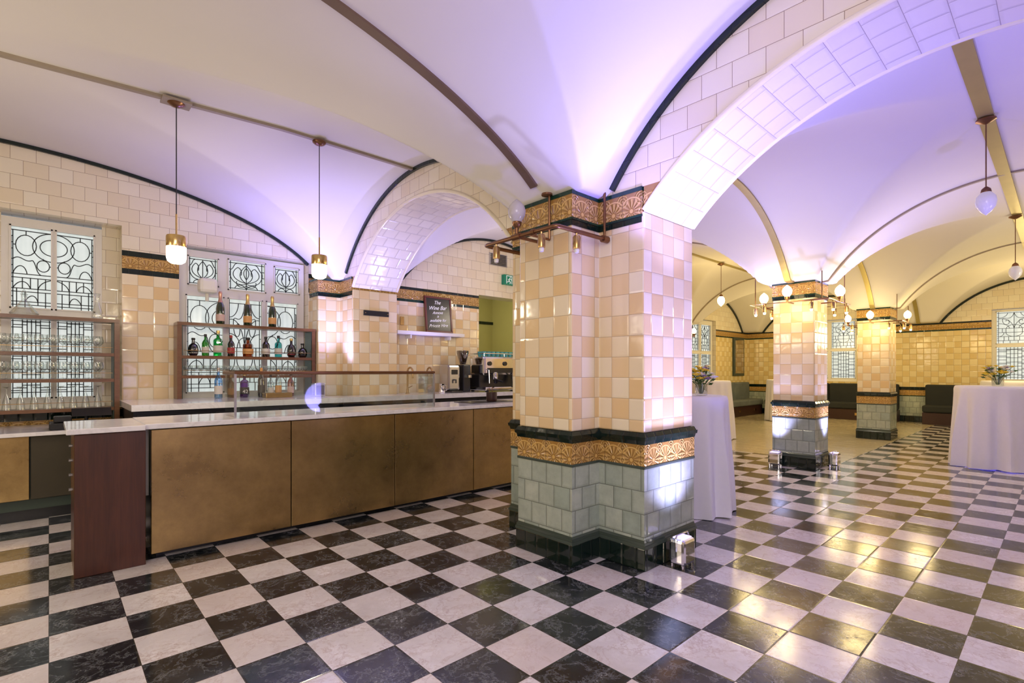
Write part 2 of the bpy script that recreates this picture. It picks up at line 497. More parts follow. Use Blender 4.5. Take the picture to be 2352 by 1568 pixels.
struct(MB().box(4.5, 7.7, 6.9, 9.15, 3.0, 3.1).build('ceiling_corridor', M_corr))
struct(MB().box(4.6, 7.6, 8.97, 9.0, 2.42, 2.48).build('trim_corridor', M_dark))

# arcade wall with the two arches
def arc_z(y, c, hs, sp, cr):
    rise = cr-sp; R = (hs*hs+rise*rise)/(2*rise); d = y-c
    return cr-R+sqrt(max(R*R-d*d, 0))
ARCH = [(.39, 1.54, 2.43, 3.13), (4.815, 1.565, 2.46, 3.25)]
X0, X1 = 2.97, 3.63
def arcade():
    mb = MB(); ys = [-2.4]
    for c, hs, sp, cr in ARCH:
        ys += [c-hs+2*hs*i/64 for i in range(65)]
    ys.append(YW); ys = sorted(ys)
    for a, b in zip(ys[:-1], ys[1:]):
        m_ = (a+b)/2; A = None
        for q in ARCH:
            if q[0]-q[1] < m_ < q[0]+q[1]: A = q
        za = arc_z(a, *A) if A else 2.6; zb = arc_z(b, *A) if A else 2.6
        for X, fl in ((X0, False), (X1, True)):
            if A and min(za, zb) < 2.6:
                pa, pb = min(za, 2.6), min(zb, 2.6)
                q = [(X, b, pb), (X, a, pa), (X, a, 2.6), (X, b, 2.6)]
                if fl: q.reverse()
                mb.quad(*q, mi=2)
            q = [(X, b, max(zb, 2.6)), (X, a, max(za, 2.6)), (X, a, 3.9), (X, b, 3.9)]
            if fl: q.reverse()
            mb.quad(*q, mi=0)
        if A:
            rise = A[3]-A[2]; R = (A[1]**2+rise**2)/(2*rise)
            sa = R*math.asin((a-A[0])/R); sb = R*math.asin((b-A[0])/R)
            mb.quad((X0, a, za), (X0, b, zb), (X1, b, zb), (X1, a, za), uv=[(X0, sa), (X0, sb), (X1, sb), (X1, sa)], mi=1)
    struct(mb.build('wall_arcade', [M_span, M_soff, M_or_hi]))
    k = 1
    for q in ARCH:
        pts = [(0, q[0]-q[1]+2*q[1]*i/64) for i in range(65)]
        for X in (X0+.006, X1-.006):
            m2 = MB().tube([(X, y, arc_z(y, *q)+.010) for _, y in pts], .021, 12)
            struct(m2.build('trim_%d' % k, M_bullnose, smooth=True)); k += 1
    return k
TK = arcade()
def trim(pts, w, width, thick, mat):
    global TK
    o = struct(MB().strip(pts, w, width, thick).build('trim_%d' % TK, mat)); TK += 1; return o
rng = lambda a, b, n=60: [a+(b-a)*i/n for i in range(n+1)]
trim([(X0-.01, y, zA(y)+.0) for y in rng(-1.35, 2.2) if zA(y) > 2.6], (1, 0, 0), .035, .038, M_dark)
trim([(X0-.01, y, zA(y)+.0) for y in rng(2.9, 6.7) if zA(y) > 2.6], (1, 0, 0), .035, .038, M_dark)
trim([(X1+.01, y, zA(y)+.0) for y in rng(-1.35, 2.3) if zA(y) > 2.6], (1, 0, 0), .035, .038, M_dark)
trim([(x, YW-.01, zBn(x, YW)) for x in rng(-3.5, 2.66)], (0, 1, 0), .035, .038, M_dark)
trim([(x, 6.59, ceil_f(x, 6.58)) for x in rng(3.7, 7.3)], (0, 1, 0), .035, .038, M_dark)
for a, b in zip(XB[1:-1], XB[2:]):
    trim([(x, YW-.01, max(zBf(x), 2.6)) for x in rng(a+.3, b-.3)], (0, 1, 0), .05, .05, M_dark)
for c in (.4, 4.8):
    trim([(XW-.01, y, zA(y)) for y in rng(c-1.83, c+1.83)], (1, 0, 0), .05, .05, M_dark)
trim([(x, 2.6, ceil_n(x, 2.6)+.01) for x in rng(-3.4, 2.60)], (0, 1, 0), .065, .025, M_brown)
trim([(x, 4.85, ceil_n(x, 4.85)+.005) for x in rng(-3.5, 2.97)], (0, 1, 0), .04, .03, M_conduit)
trim([(x, .48, ceil_f(x, .48)+.005) for x in rng(3.65, 16.9, 90)], (0, 1, 0), .105, .025, M_gold)
trim([(x, 4.8, ceil_f(x, 4.8)+.005) for x in rng(7.6, 16.9, 90)], (0, 1, 0), .05, .03, M_gold)
for a, b in zip(XB[:-1], XB[1:]):
    trim([(x, 2.6, max(zBf(x), 2.6)+.005) for x in rng(a+.35, b-.3)], (0, 1, 0), .08, .025, M_gold)
for xx in XB[1:-1]:
    for c in (.4, 4.8):
        trim([(xx, y, max(zA(y), 2.6)+.005) for y in rng(c-1.9, c+1.9)], (1, 0, 0), .04, .025, M_conduit)

# ------------------------------------------------------------------ tiled pillars
def pillar(name, fp, label, fpb=None):
    """fpb: footprint of the capital bands (kept off the arch jamb faces)"""
    lo_or, hi_or = M_or_lo, M_or_hi; fpb = fpb or fp
    cx = sum(p[0] for p in fp)/len(fp); cy = sum(p[1] for p in fp)/len(fp)
    r = thing(name, (cx, cy, 0), label, 'pillar')
    MB().prism(fp, 0, .15, .020).build('plinth', M_dark, r, bevel=.006)
    mb = MB()
    mb.prism(fp, .15, .170, .024, .021).prism(fp, .170, .188, .016, .016).prism(fp, .188, .205, .011, .007)
    mb.build('base_moulding', M_mould, r)
    MB().prism(fp, .205, .685, .006).build('dado', M_green, r)
    MB().prism(fp, .685, .705, .013, .013).build('lower_band', M_mould, r, bevel=.004)
    MB().prism(fp, .705, .850, .009).build('dado_frieze', lo_or, r)
    MB().prism(fp, .850, .878, .011, .017).prism(fp, .878, .903, .024, .027).prism(fp, .903, .93, .020, .008).build('dado_moulding', M_dark, r)
    MB().prism(fp, .93, 2.435, 0).build('shaft', M_chk, r, bevel=.012)
    MB().prism(fpb, 2.36, 2.40, .006).build('lower_capital_band', M_dark, r)
    MB().prism(fpb, 2.40, 2.415, .011).build('capital_bead', M_grn, r)
    MB().prism(fpb, 2.415, 2.575, .008).build('capital_frieze', hi_or, r)
    MB().prism(fpb, 2.575, 2.603, .011).build('capital_moulding', M_grn, r)
    return r
def cross(cy, ylo, yhi, q=0.0):
    h = .265; ylo += q; yhi -= q
    return [(X0, ylo), (X1, ylo), (X1, cy-h), (3.93, cy-h), (3.93, cy+h), (X1, cy+h), (X1, yhi), (X0, yhi), (X0, cy+h), (2.67, cy+h), (2.67, cy-h), (X0, cy-h)]
main = pillar('tiled_pillar', cross(2.575, 1.93, 3.25), 'cruciform cream and ochre tiled pillar with green dado beside the bar', cross(2.575, 1.93, 3.25, .022))
pillar('tiled_pillar', cross(-1.79, -2.38, -1.15), 'cruciform cream and ochre tiled pillar at the arch end', cross(-1.79, -2.38, -1.15, .022))
pillar('tiled_pillar', [(X1, 6.38), (X1, 7.09), (2.67, 7.09), (2.67, 6.78), (X0, 6.78), (X0, 6.38)], 'cream tiled corner pier between the stained window and bar arch',
       [(X1, 6.402), (X1, 7.07), (2.67, 7.07), (2.67, 6.78), (X0, 6.78), (X0, 6.402)])
for xx, lb in ((8.0, 'square ochre tiled pillar with grey-green dado on checkered floor'), (12.35, 'square ochre tiled pillar at the edge of the pale floor')):
    h = .27
    pillar('tiled_pillar', [(xx-h, 2.6-h), (xx+h, 2.6-h), (xx+h, 2.6+h), (xx-h, 2.6+h)], lb)

# ------------------------------------------------------------------ windows
def ell(cx, cy, rx, ry, a0=0, a1=360, n=18):
    return [(cx+rx*cos(radians(a0+(a1-a0)*k/n)), cy+ry*sin(radians(a0+(a1-a0)*k/n))) for k in range(n+1)]
def lead_lines(w, h, style):
    L = []
    def add(p, mir=True):
        L.append([(x*w/2, y*h/2) for x, y in p])
        if mir: L.append([(-x*w/2, y*h/2) for x, y in p])
    if style in ('flower', 'tulip'):
        add([(-.82, -1), (-.82, 1)]); add([(-1, .82), (1, .82)], False); add([(-1, -.82), (1, -.82)], False)
        add([(0, -1), (0, .82)], False)
        add(bez((0, -.45), (.55, -.1), (.3, .4), (0, .72)))
        add(bez((0, -.45), (.75, -.3), (.85, .2), (.45, .55)))
        add(bez((.45, .55), (.25, .5), (.22, .2), (.28, .05)))
        add(bez((0, -.5), (.6, -.75), (.95, -.1), (.82, .35)))
        add(bez((0, -.82), (.2, -.5), (.5, -.5), (.6, -.82)))
        add([(.82, 0), (1, 0)]); add(bez((.82, .35), (.6, .5), (.7, .75), (.45, .82)))
        if style == 'tulip':
            add(bez((0, -.6), (.25, -.9), (.6, -.6), (.5, -.35))); add(bez((0, -.2), (.2, .1), (.15, .4), (0, .55)))
            add([(-1, .4), (-.82, .4)]); add([(-1, -.4), (-.82, -.4)])
    elif style in ('half_a', 'half_b'):   # halves of one mirrored composition across the sash
        f = 1 if style == 'half_a' else -1
        def ad(p): L.append([(f*x*w/2, y*h/2) for x, y in p])
        ad([(-.85, -1), (-.85, .9)]); ad([(-.68, -1), (-.68, -.5)]); ad([(-1, .9), (1, .9)])
        # broad geometric tracery
        ad(ell(1.0, .55, .95, .35, 90, 270)); ad(ell(1.0, .55, .60, .20, 90, 270))
        ad(ell(-.25, .55, .48, .25)); ad([(-.25, .9), (-.25, .80)]); ad([(-.85, .55), (-.73, .55)])
        ad(bez((-.85, .2), (-.5, .35), (-.35, .1), (.05, .2))); ad(bez((.05, .2), (.25, .1), (.2, -.1), (.45, -.15)))
        ad(ell(.55, .08, .30, .14)); ad(bez((-.85, -.15), (-.7, .1), (-.3, .12), (-.2, -.15)))
        ad([(.55, .22), (.55, .26)]); ad([(.85, .08), (1, .08)])
        for y in (-.15, -.24, -.5, -.58, -.82, -.9): ad([(-1, y), (1, y)])
        for x in (.66, -.05, -.42): ad([(x, -.5), (x, -.24)])
        ad([(.3, -.9), (.3, -.24)]); ad([(.66, -1), (.66, -.58)]); ad([(-.3, -1), (-.3, -.58)])
        ad(bez((-.85, -.5), (-.6, -.28), (-.2, -.28), (-.05, -.5))); ad(bez((.3, -.5), (.45, -.28), (.9, -.28), (1, -.24)))
        ad(bez((-.3, -.82), (-.1, -.62), (.2, -.62), (.3, -.82)))
        for y in (.75, .6, .45, .2, .05, -.35, -.7): ad([(-1, y), (-.85, y)])
        ad([(-.93, .75), (-.93, -.35)])
    elif style == 'scroll':      # curved geometric tracery
        add([(.86, -1), (.86, 1)]); add([(-1, .9), (1, .9)], False)
        for y in (-.05, -.3, -.55, -.8): add([(-1, y), (1, y)], False)
        for y in (.65, .4, .15, -.18, -.42, -.67): add([(.86, y), (1, y)])
        add(bez((0, .9), (.2, .2), (.75, .9), (.62, .35))); add(bez((.62, .35), (.55, .1), (.2, .15), (.28, .4)))
        add(bez((.28, .4), (.3, .5), (.48, .48), (.45, .38)))
        add(bez((0, -.05), (.1, .4), (.5, .6), (.86, .55)))
        add(ell(.86, .9, .5, .3, 180, 270)); add(ell(.86, -.05, .60, .30, 90, 180))
        add(ell(0, -.05, .42, .22, 0, 180), False); add([(0, -.8), (0, .9)], False)
        add(ell(0, -.3, .45, .25, 180, 360), False); add([(.45, -.3), (.45, -.05)]); add([(.55, -.55), (.55, -.8)]); add([(.22, -.8), (.22, -1)]); add([(.6, -.8), (.6, -1)])
        add(ell(.86, -.3, .3, .25, 180, 270)); add([(.65, -.05), (.65, -.3)]); add([(.3, -.55), (.3, -.8)])
    elif style == 'block':
        for x in (.85, .42, .2): add([(x, -1), (x, 1)])
        for i in range(14):
            y = -.8+i*.125; add([(0, y), (.42, y)] if i % 2 else [(.42, y), (1, y)])
            if i % 3 == 0: add([(.2, y+.06), (.85, y+.06)])
        add([(-1, .85), (1, .85)], False); add([(-1, -.85), (1, -.85)], False)
        add([(0, -1), (0, 1)], False)
    return L
WN = [1]
def window(w, h, lights, loc, rot=0, fr=.055, lr=.0065):
    """local: x right, z up, facing -y ; lights: (x0,x1,z0,z1,style)"""
    r = bpy.data.objects.new('window_%d' % WN[0], None); WN[0] += 1; COL.objects.link(r); struct(r)
    xs = sorted(set([0, w]+[q for l in lights for q in l[:2]])); zs = sorted(set([0, h]+[q for l in lights for q in l[2:4]]))
    mb = MB()
    for a, b in zip(xs[:-1], xs[1:]):
        for c, d in zip(zs[:-1], zs[1:]):
            if any(l[0] < (a+b)/2 < l[1] and l[2] < (c+d)/2 < l[3] for l in lights): continue
            mb.box(a, b, 0, .07, c, d)
    for l in lights:
        mb.box(l[0], l[1], -.012, .03, l[2], l[2]+.014).box(l[0], l[1], -.012, .03, l[3]-.014, l[3]).box(l[0], l[0]+.014, -.012, .03, l[2], l[3]).box(l[1]-.014, l[1], -.012, .03, l[2], l[3])
    mb.box(-.02, w+.02, -.06, .03, -.03, .02)
    mb.build('window_frame', M_white, r)
    for l in lights:
        MB().quad((l[0], .05, l[2]), (l[1], .05, l[2]), (l[1], .05, l[3]), (l[0], .05, l[3])).build('glass_pane', M_win, r)
        ml = MB(); cx = (l[0]+l[1])/2; cz = (l[2]+l[3])/2
        for pl in lead_lines(l[1]-l[0], l[3]-l[2], l[4]):
            ml.tube([(cx+x, .04, cz+z) for x, z in pl], lr, 4)
        ml.build('leading', M_lead, r)
    r.location = loc; r.rotation_euler = (0, 0, rot); return r
window(.80, 1.96, [(.06, .39, 1.02, 1.88, 'half_a'), (.41, .74, 1.02, 1.88, 'half_b'), (.06, .39, .08, .96, 'block'), (.41, .74, .08, .96, 'block')], (-.36, 7.32, .98), lr=.0058)
struct(MB().box(-.5, -.36, 7.33, 7.36, .95, 2.97).box(.44, .6, 7.33, 7.36, .95, 2.97).build('wall_reveal', M_span))
window(1.50, 1.84, [(.10, .44, 1.41, 1.77, 'flower'), (.54, 1.00, 1.39, 1.79, 'tulip'), (1.10, 1.44, 1.41, 1.77, 'flower'), (.08, .50, .08, 1.29, 'half_a'), (.54, .96, .08, 1.29, 'scroll'), (1.00, 1.42, .08, 1.29, 'half_b')], (1.15, 7.25, 1.0), lr=.0058)
wl = [(.07, .70, .95, 1.74, 'scroll'), (.78, 1.40, .95, 1.74, 'scroll'), (.07, .70, .08, .88, 'block'), (.78, 1.40, .08, .88, 'block')]
window(1.52, 1.86, [(a+.02, b+.02, c, d, e) for a, b, c, d, e in wl], (13.21, 7.2, .98))
window(1.45, 1.78, wl, (17.1, 1.25, 1.06), -pi/2)
window(1.45, 1.78, wl, (17.1, 5.5, 1.06), -pi/2)

# ------------------------------------------------------------------ bar counter
bar = thing('bar_counter', (2.6, 4.75, 0), 'long bar counter with patinated brass panels and white marble top', 'bar counter')
MB().box(.56, 6.2, 4.44, 5.05, .08, .935).build('carcass', M_blackm, bar)
MB().box(.58, 6.2, 4.50, 5.0, 0, .08).build('kickboard', M_blackm, bar)
xs = [.535, 1.505, 2.48, 3.445, 4.41, 5.38, 6.2]
for a, b in zip(xs[:-1], xs[1:]):
    MB().box(a+.004, b-.004, 4.40, 4.44, .045, .93).build('brass_panel', M_brassp, bar, bevel=.003)
MB().box(.50, 6.24, 4.37, 5.12, .938, .975).build('marble_top', M_marble, bar, bevel=.005)
MB().box(.508, .535, 4.50, 4.53, .45, .93).build('end_strip', M_white, bar)
gate = thing('bar_end_cabinet', (.3, 4.6, 0), 'mahogany end cabinet with marble cap beside the brass bar', 'cabinet')
MB().box(.12, .50, 4.34, 4.95, 0, .935).build('wood_panel', M_mahog, gate, bevel=.004)
MB().box(.08, .495, 4.30, 5.05, .94, .975).build('marble_top', M_marble, gate, bevel=.005)
for z in (.84, .74, .64, .54): MB().tube([(.119, 4.6, z), (.10, 4.6, z)], .010, 8).build('knob', M_steel, gate, smooth=True)
sc = thing('glass_screen', (2.05, 4.6, .975), 'clear glass counter screen with brass top rail on the bar', 'screen')
MB().box(1.10, 3.0, 4.50, 4.508, .978, 1.33).build('glass_front', M_pane, sc)
MB().box(1.10, 1.108, 4.51, 4.80, .978, 1.33).build('glass_side', M_pane, sc)
MB().box(2.992, 3.0, 4.51, 4.80, .978, 1.33).build('glass_side', M_pane, sc)
MB().tube([(1.10, 4.82, 1.335), (1.10, 4.504, 1.335), (3.0, 4.504, 1.335), (3.0, 4.82, 1.335)], .016, 8).build('brass_rail', M_copper, sc)
for x in (1.104, 2.996): MB().box(x-.008, x+.008, 4.492, 4.508, .976, 1.33).build('post', M_steel, sc)

bk = thing('back_counter', (1.6, 6.3, 0), 'back bar counter with thick white marble top below the windows', 'counter')
MB().box(.57, 2.62, 5.90, 7.08, .97, 1.03).build('marble_top', M_marble, bk)
MB().box(.59, 2.60, 5.96, 6.9, 0, .965).build('cabinet_body', M_blackm, bk)
for i in range(3): MB().box(.62+i*.66, 1.24+i*.66, 5.945, 5.958, .1, .93).build('fridge_door', M_blackm, bk, bevel=.004)
bk2 = thing('annex_counter', (4.5, 6.1, 0), 'long white marble work counter running through the bar arch', 'counter')
MB().box(2.622, 6.3, 5.90, 6.34, .97, 1.03).box(3.68, 5.27, 6.34, 6.59, .97, 1.03).build('marble_top', M_marble, bk2)
MB().box(2.65, 6.28, 5.96, 6.33, 0, .965).build('cabinet_body', M_blackm, bk2)
for i in range(5): MB().box(2.66+i*.7, 3.32+i*.7, 5.945, 5.958, .1, .93).build('fridge_door', M_blackm, bk2, bevel=.004)
lo = thing('side_counter', (-.5, 6.5, 0), 'low marble topped service counter with brass and dark front', 'counter')
MB().box(-1.8, .48, 6.20, 7.08, .77, .805).build('marble_top', M_marble, lo, bevel=.004)
MB().box(-1.8, .46, 6.32, 7.08, .10, .765).build('cabinet_body', M_green_in, lo)
MB().box(-1.8, -.13, 6.27, 6.31, .20, .765).build('brass_panel', M_brassp, lo, bevel=.003)
MB().box(-.12, .44, 6.27, 6.31, .20, .765).build('opening_sheet', P('olive_dark', (.06, .05, .03), .35, .4), lo, bevel=.003)  # dark sheet stands for a dark open bay in the front
MB().box(-1.8, .46, 6.36, 7.0, 0, .10).build('kickboard', M_blackm, lo)
til = thing('till', (.18, 6.35, .805), 'black till with card terminal on the low counter', 'till')
MB().box(.0, .36, 6.26, 6.55, .806, .87).build('till_base', M_blackm, til, bevel=.01)
MB().box(.03, .16, 6.28, 6.40, .872, .93).build('card_terminal', M_blackm, til, bevel=.01)
MB().tube([(.27, 6.45, .87), (.27, 6.45, .93)], .015).build('stand', M_blackm, til)
MB().quad((.16, 6.34, .92), (.46, 6.34, .92), (.46, 6.46, .99), (.16, 6.46, .99)).quad((.16, 6.46, .99), (.46, 6.46, .99), (.46, 6.47, .97), (.16, 6.47, .97)).quad((.16, 6.34, .92), (.16, 6.47, .97), (.46, 6.47, .97), (.46, 6.34, .92)).build('screen', M_blackm, til)

def shelfunit(x0, x1, z0, z1, levels, label):
    y0, y1 = 6.84, 7.07
    r = thing('bar_shelf', ((x0+x1)/2, (y0+y1)/2, z0), label, 'shelf')
    MB().box(x0, x0+.045, y0, y1, z0, z1-.036).build('side_panel', M_shelf, r)
    MB().box(x1-.045, x1, y0, y1, z0, z1-.036).build('side_panel', M_shelf, r)
    MB().box(x0, x1, y0-.01, y1, z1-.035, z1).build('top_board', M_shelf, r)
    for z in levels: MB().box(x0+.047, x1-.047, y0, y1, z-.034, z).build('shelf_board', M_shelf, r)
    MB().box(x0+.046, x0+.056, y0+.01, y1, z0, z1-.037).build('green_lining', M_green_in, r)
    MB().box(x1-.056, x1-.046, y0+.01, y1, z0, z1-.037).build('green_lining', M_green_in, r)
    for z in levels: MB().tube([(x0+.06, y0+.005, z+.06), (x1-.06, y0+.005, z+.06)], .003, 6).build('shelf_rail', M_abrass, r)
    return r
shelfunit(1.08, 2.655, 1.032, 1.915, [1.53, 1.30], 'open wooden bottle shelf standing before the leaded window')
shelfunit(-.75, .56, .807, 1.90, [1.54, 1.27, .97], 'open wooden glass shelf with green inside by the sash window')

# ------------------------------------------------------------------ bottles and glasses
def bottle(x, y, z, h, r, col, lab, cap, kind='spirit', label=''):
    o = thing('bottle', (x, y, z), label, 'bottle', 'bottles on the back bar')
    if kind == 'champagne': prof = [(r*.9, 0), (r, .01), (r, h*.48), (r*.85, h*.58), (r*.42, h*.72), (r*.32, h*.80), (r*.32, h*.86)]
    elif kind == 'square': prof = [(r*.95, 0), (r, .008), (r, h*.6), (r*.9, h*.66), (r*.36, h*.72), (r*.32, h*.9)]
    elif kind == 'round': prof = [(r*.7, 0), (r, h*.12), (r*1.12, h*.35), (r*.9, h*.58), (r*.35, h*.7), (r*.3, h*.9)]
    else: prof = [(r*.95, 0), (r, .01), (r, h*.58), (r*.8, h*.66), (r*.36, h*.76), (r*.33, h*.92)]
    mb = MB().lathe(prof, (x, y, z), 6 if kind == 'square' else 18)
    g = bpy.data.materials.get('glass_'+'_'.join('%02d' % int(c*99) for c in col)) or thin_glass('glass_'+'_'.join('%02d' % int(c*99) for c in col), col, .08)
    mb.build('bottle_body', g, o, smooth=True)
    if kind == 'champagne':
        MB().lathe([(r*.62, h*.665), (r*.47, h*.72), (r*.38, h*.80), (r*.39, h*.9), (r*.45, h*.95), (r*.30, h)], (x, y, z), 16).build('foil', cap, o, smooth=True)
    else:
        MB().lathe([(r*.37, h*.87), (r*.40, h*.89), (r*.40, h*.99), (r*.3, h)], (x, y, z), 14).build('bottle_cap', cap, o, smooth=True)
    l0, l1 = (.10, .30) if kind == 'champagne' else (.14, .41)
    if lab: MB().lathe([(r*1.02, h*l0), (r*1.025, h*l0+.003), (r*1.025, h*l1-.003), (r*1.02, h*l1)], (x, y, z), 20).build('bottle_label', lab, o, smooth=True)
    return o
L_w = P('label_white', (.60, .57, .50), .6); L_p = P('label_pink', (.60, .42, .36), .5); L_k = P('label_black', (.02, .02, .02), .5)
L_o = P('label_orange', (.62, .32, .10), .5); L_r = P('label_red', (.35, .03, .03), .5); C_g = P('foil_gold', (.75, .55, .22), .3, 1); C_k = M_blackm
GR = (.02, .12, .02); CL = (.80, .86, .86)
for x, cap, lab in ((1.536, P('foil_rose', (.60, .34, .26), .3, .8), L_p), (1.84, C_g, L_o), (2.133, C_g, L_o)):
    bottle(x, 6.93, 1.916, .40, .048, GR, lab, cap, 'champagne', 'green champagne bottle with foil neck on the shelf top')
for x, h, r, c, lab, cap, kd, tx in ((1.254, .21, .05, (.03, .04, .08), L_w, C_k, 'round', 'round dark gin bottle'), (1.379, .26, .038, (.05, .45, .08), L_w, C_k, 'spirit', 'bright green bottle'),
        (1.512, .31, .050, (.08, .6, .22), L_w, C_g, 'square', 'green glass gin bottle'), (1.653, .26, .040, (.08, .01, .02), L_r, L_r, 'spirit', 'dark red liqueur bottle'),
        (1.845, .24, .060, (.5, .16, .01), L_o, C_k, 'square', 'amber whisky bottle'), (2.054, .26, .048, (.10, .02, .01), L_w, C_k, 'spirit', 'brown rum bottle'),
        (2.208, .28, .045, (.2, .65, .65), L_w, C_k, 'square', 'pale blue glass bottle'), (2.37, .25, .050, (.05, .01, .01), L_r, C_g, 'round', 'dark brandy bottle with gold cap'), (2.515, .19, .056, (.03, .03, .06), L_k, C_k, 'round', 'squat dark liqueur bottle')):
    bottle(x, 6.93, 1.531, h, r, c, lab, cap, kd, tx+' on the middle shelf')
for x, h, r, c, lab, cap, kd, tx in ((1.47, .36, .042, (.35, .6, .85), L_w, M_chrome, 'spirit', 'tall clear blue vodka bottle'), (1.60, .28, .035, (.5, .4, .2), L_o, C_g, 'spirit', 'small golden bottle'), (1.75, .30, .05, (.35, .15, .5), L_k, C_g, 'square', 'purple tequila bottle reading 42'),
        (1.94, .36, .040, (.02, .025, .01), L_k, L_o, 'spirit', 'dark herbal liqueur bottle'), (2.05, .28, .036, CL, L_w, C_k, 'spirit', 'clear spirit bottle'), (2.14, .34, .038, CL, L_o, C_g, 'spirit', 'clear rum bottle with orange label'), (2.29, .30, .040, (.6, .25, .2), L_p, C_k, 'spirit', 'rose tinted bottle')):
    b_ = bottle(x, 6.72, 1.031, h, r, c, lab, cap, kd, tx+' on the back counter')

def text(body, size, loc, rot, mat, parent, name='lettering', ext=.0008, shear=0, off=.0004):
    cu = bpy.data.curves.new('t', 'FONT'); cu.body = body; cu.size = size; cu.align_x = 'CENTER'; cu.extrude = ext; cu.shear = shear
    cu.offset = off
    t = bpy.data.objects.new('t', cu); COL.objects.link(t)
    bpy.context.view_layer.update()
    me = bpy.data.meshes.new_from_object(t.evaluated_get(bpy.context.evaluated_depsgraph_get()))
    bpy.data.objects.remove(t)
    o = bpy.data.objects.new(name, me); COL.objects.link(o); me.materials.clear(); me.materials.append(mat)
    o.parent = parent; o.location = Vector(loc)-Vector(parent.location); o.rotation_euler = rot; return o
for b_ in [o for o in bpy.data.objects if o.name.startswith('bottle') and '42' in str(o.get('label', ''))]:
    text('42', .06, (1.745, 6.663, 1.085), (pi/2, 0, -.2), L_w, b_)

wg = thing('wine_glass', (-.60, 6.89, 1.541), 'clear stemmed wine glass standing on a wooden shelf', 'wine glass', 'wine glasses on the shelf')
MB().lathe([(.032, 0), (.03, .004), (.005, .01), (.004, .07), (.012, .08), (.034, .10), (.038, .13), (.030, .175)], (-.60, 6.89, 1.541), 14).build('glass_body', M_glass, wg, smooth=True)
for z in (1.541, 1.271):
    for row in range(2):
        for i in range(12):
            if z == 1.541 and row == 0 and i == 0: continue
            copyt(wg, (-.60+i*.088+row*.03, 6.89+row*.085, z))
fl = thing('champagne_flute', (-.5, 6.92, .971), 'inverted clear flute glass on the low shelf', 'glass', 'flutes on the low shelf')
MB().lathe([(.036, 0), (.028, .08), (.006, .16), (.004, .21), (.03, .225), (.03, .228)], (-.5, 6.92, .971), 14).build('glass_body', M_glass, fl, smooth=True)
for i in range(1, 10): copyt(fl, (-.5+i*.098, 6.92, .971))
tg = thing('coupe_glass', (1.19, 6.90, 1.301), 'small clear coupe glass in a row on the shelf', 'glass', 'coupe glasses on the shelf')
MB().lathe([(.025, 0), (.022, .004), (.004, .008), (.004, .05), (.02, .06), (.032, .085), (.033, .115)], (1.19, 6.90, 1.301), 14).build('glass_body', M_glass, tg, smooth=True)
for row in range(2):
    for i in range(20):
        if row or i: copyt(tg, (1.19+i*.071, 6.90+row*.085, 1.301))
dc = thing('decanter', (.38, 6.95, 1.901), 'tall clear glass carafe on the shelf top', 'carafe')
MB().lathe([(.045, 0), (.05, .02), (.045, .08), (.022, .16), (.02, .24), (.03, .27)], (.38, 6.95, 1.901), 16).build('glass_body', M_glass, dc, smooth=True)
dc2 = thing('decanter', (-.18, 6.95, 1.901), 'wide clear ship decanter with stopper on the shelf top', 'carafe')
MB().lathe([(.10, 0), (.11, .02), (.06, .09), (.02, .15), (.022, .2), (.03, .21)], (-.18, 6.95, 1.901), 18).build('glass_body', M_glass, dc2, smooth=True)
MB().lathe([(.012, .2), (.022, .23), (.001, .26)], (-.18, 6.95, 1.901), 12).build('stopper', M_glass, dc2, smooth=True)
sp = thing('wall_speaker', (1.42, 7.02, 2.37), 'small white rounded speaker mounted by the window', 'speaker')
MB().box(1.32, 1.52, 6.95, 7.1, 2.29, 2.47).build('speaker_body', M_white, sp, bevel=.04)
MB().lathe([(.02, 0), (.02, .1)], (1.42, 7.05, 2.2), 10).build('bracket', M_white, sp)
cn = thing('napkin_dispenser', (2.55, 6.45, 1.03), 'brushed steel dispenser on the marble back counter', 'dispenser')
MB().box(2.47, 2.61, 6.38, 6.5, 1.031, 1.20).build('dispenser_body', M_steel, cn, bevel=.012)
MB().box(2.49, 2.59, 6.374, 6.38, 1.05, 1.17).build('front_slot', M_blackm, cn, bevel=.004)

# ------------------------------------------------------------------ annex
sh = thing('wall_shelf', (4.25, 6.5, 1.91), 'thick white wall shelf on cream tiles', 'shelf')
MB().box(3.66, 4.85, 6.42, 6.599, 1.885, 1.935).build('shelf_board', M_white, sh, bevel=.004)
for x in (3.9, 4.6): MB().box(x-.01, x+.01, 6.45, 6.599, 1.83, 1.884).build('bracket', M_white, sh)
cb = thing('chalkboard', (4.42, 6.48, 1.937), 'framed chalkboard with white lettering leaning on the shelf', 'chalkboard')
mb = MB(); w2, h2 = .245, .56
mb.box(-w2, w2, -.015, .015, 0, .03).box(-w2, w2, -.015, .015, h2-.03, h2).box(-w2, -w2+.03, -.015, .015, .03, h2-.03).box(w2-.03, w2, -.015, .015, .03, h2-.03)
cb.location = (0, 0, 0); mb.build('frame', M_red, cb, bevel=.004)
MB().box(-w2+.03, w2-.03, -.006, .006, .03, h2-.03).build('board', M_blackm, cb)
for t, s_, z in (('The', .078, .44), ('Wine Bar', .084, .355), ('Annexe', .060, .29), ('is', .052, .235), ('available for', .062, .17), ('Private Hire', .070, .085)):
    text(t, s_, (-.02, -.009, z), (pi/2, radians(-4), 0), M_chalk, cb, shear=.45, off=0)
cb.location = (4.43, 6.50, 1.937); cb.rotation_euler = (radians(-6), 0, 0)
sw = thing('switch_plate', (3.83, 6.585, 2.08), 'small brass light switch plate on tiles', 'switch')
MB().box(3.80, 3.86, 6.58, 6.599, 2.03, 2.15).build('plate', M_abrass, sw, bevel=.003)
bp = thing('name_plate', (3.3, 6.37, 2.1), 'black rectangular plate screwed on the tiled pier', 'plate')
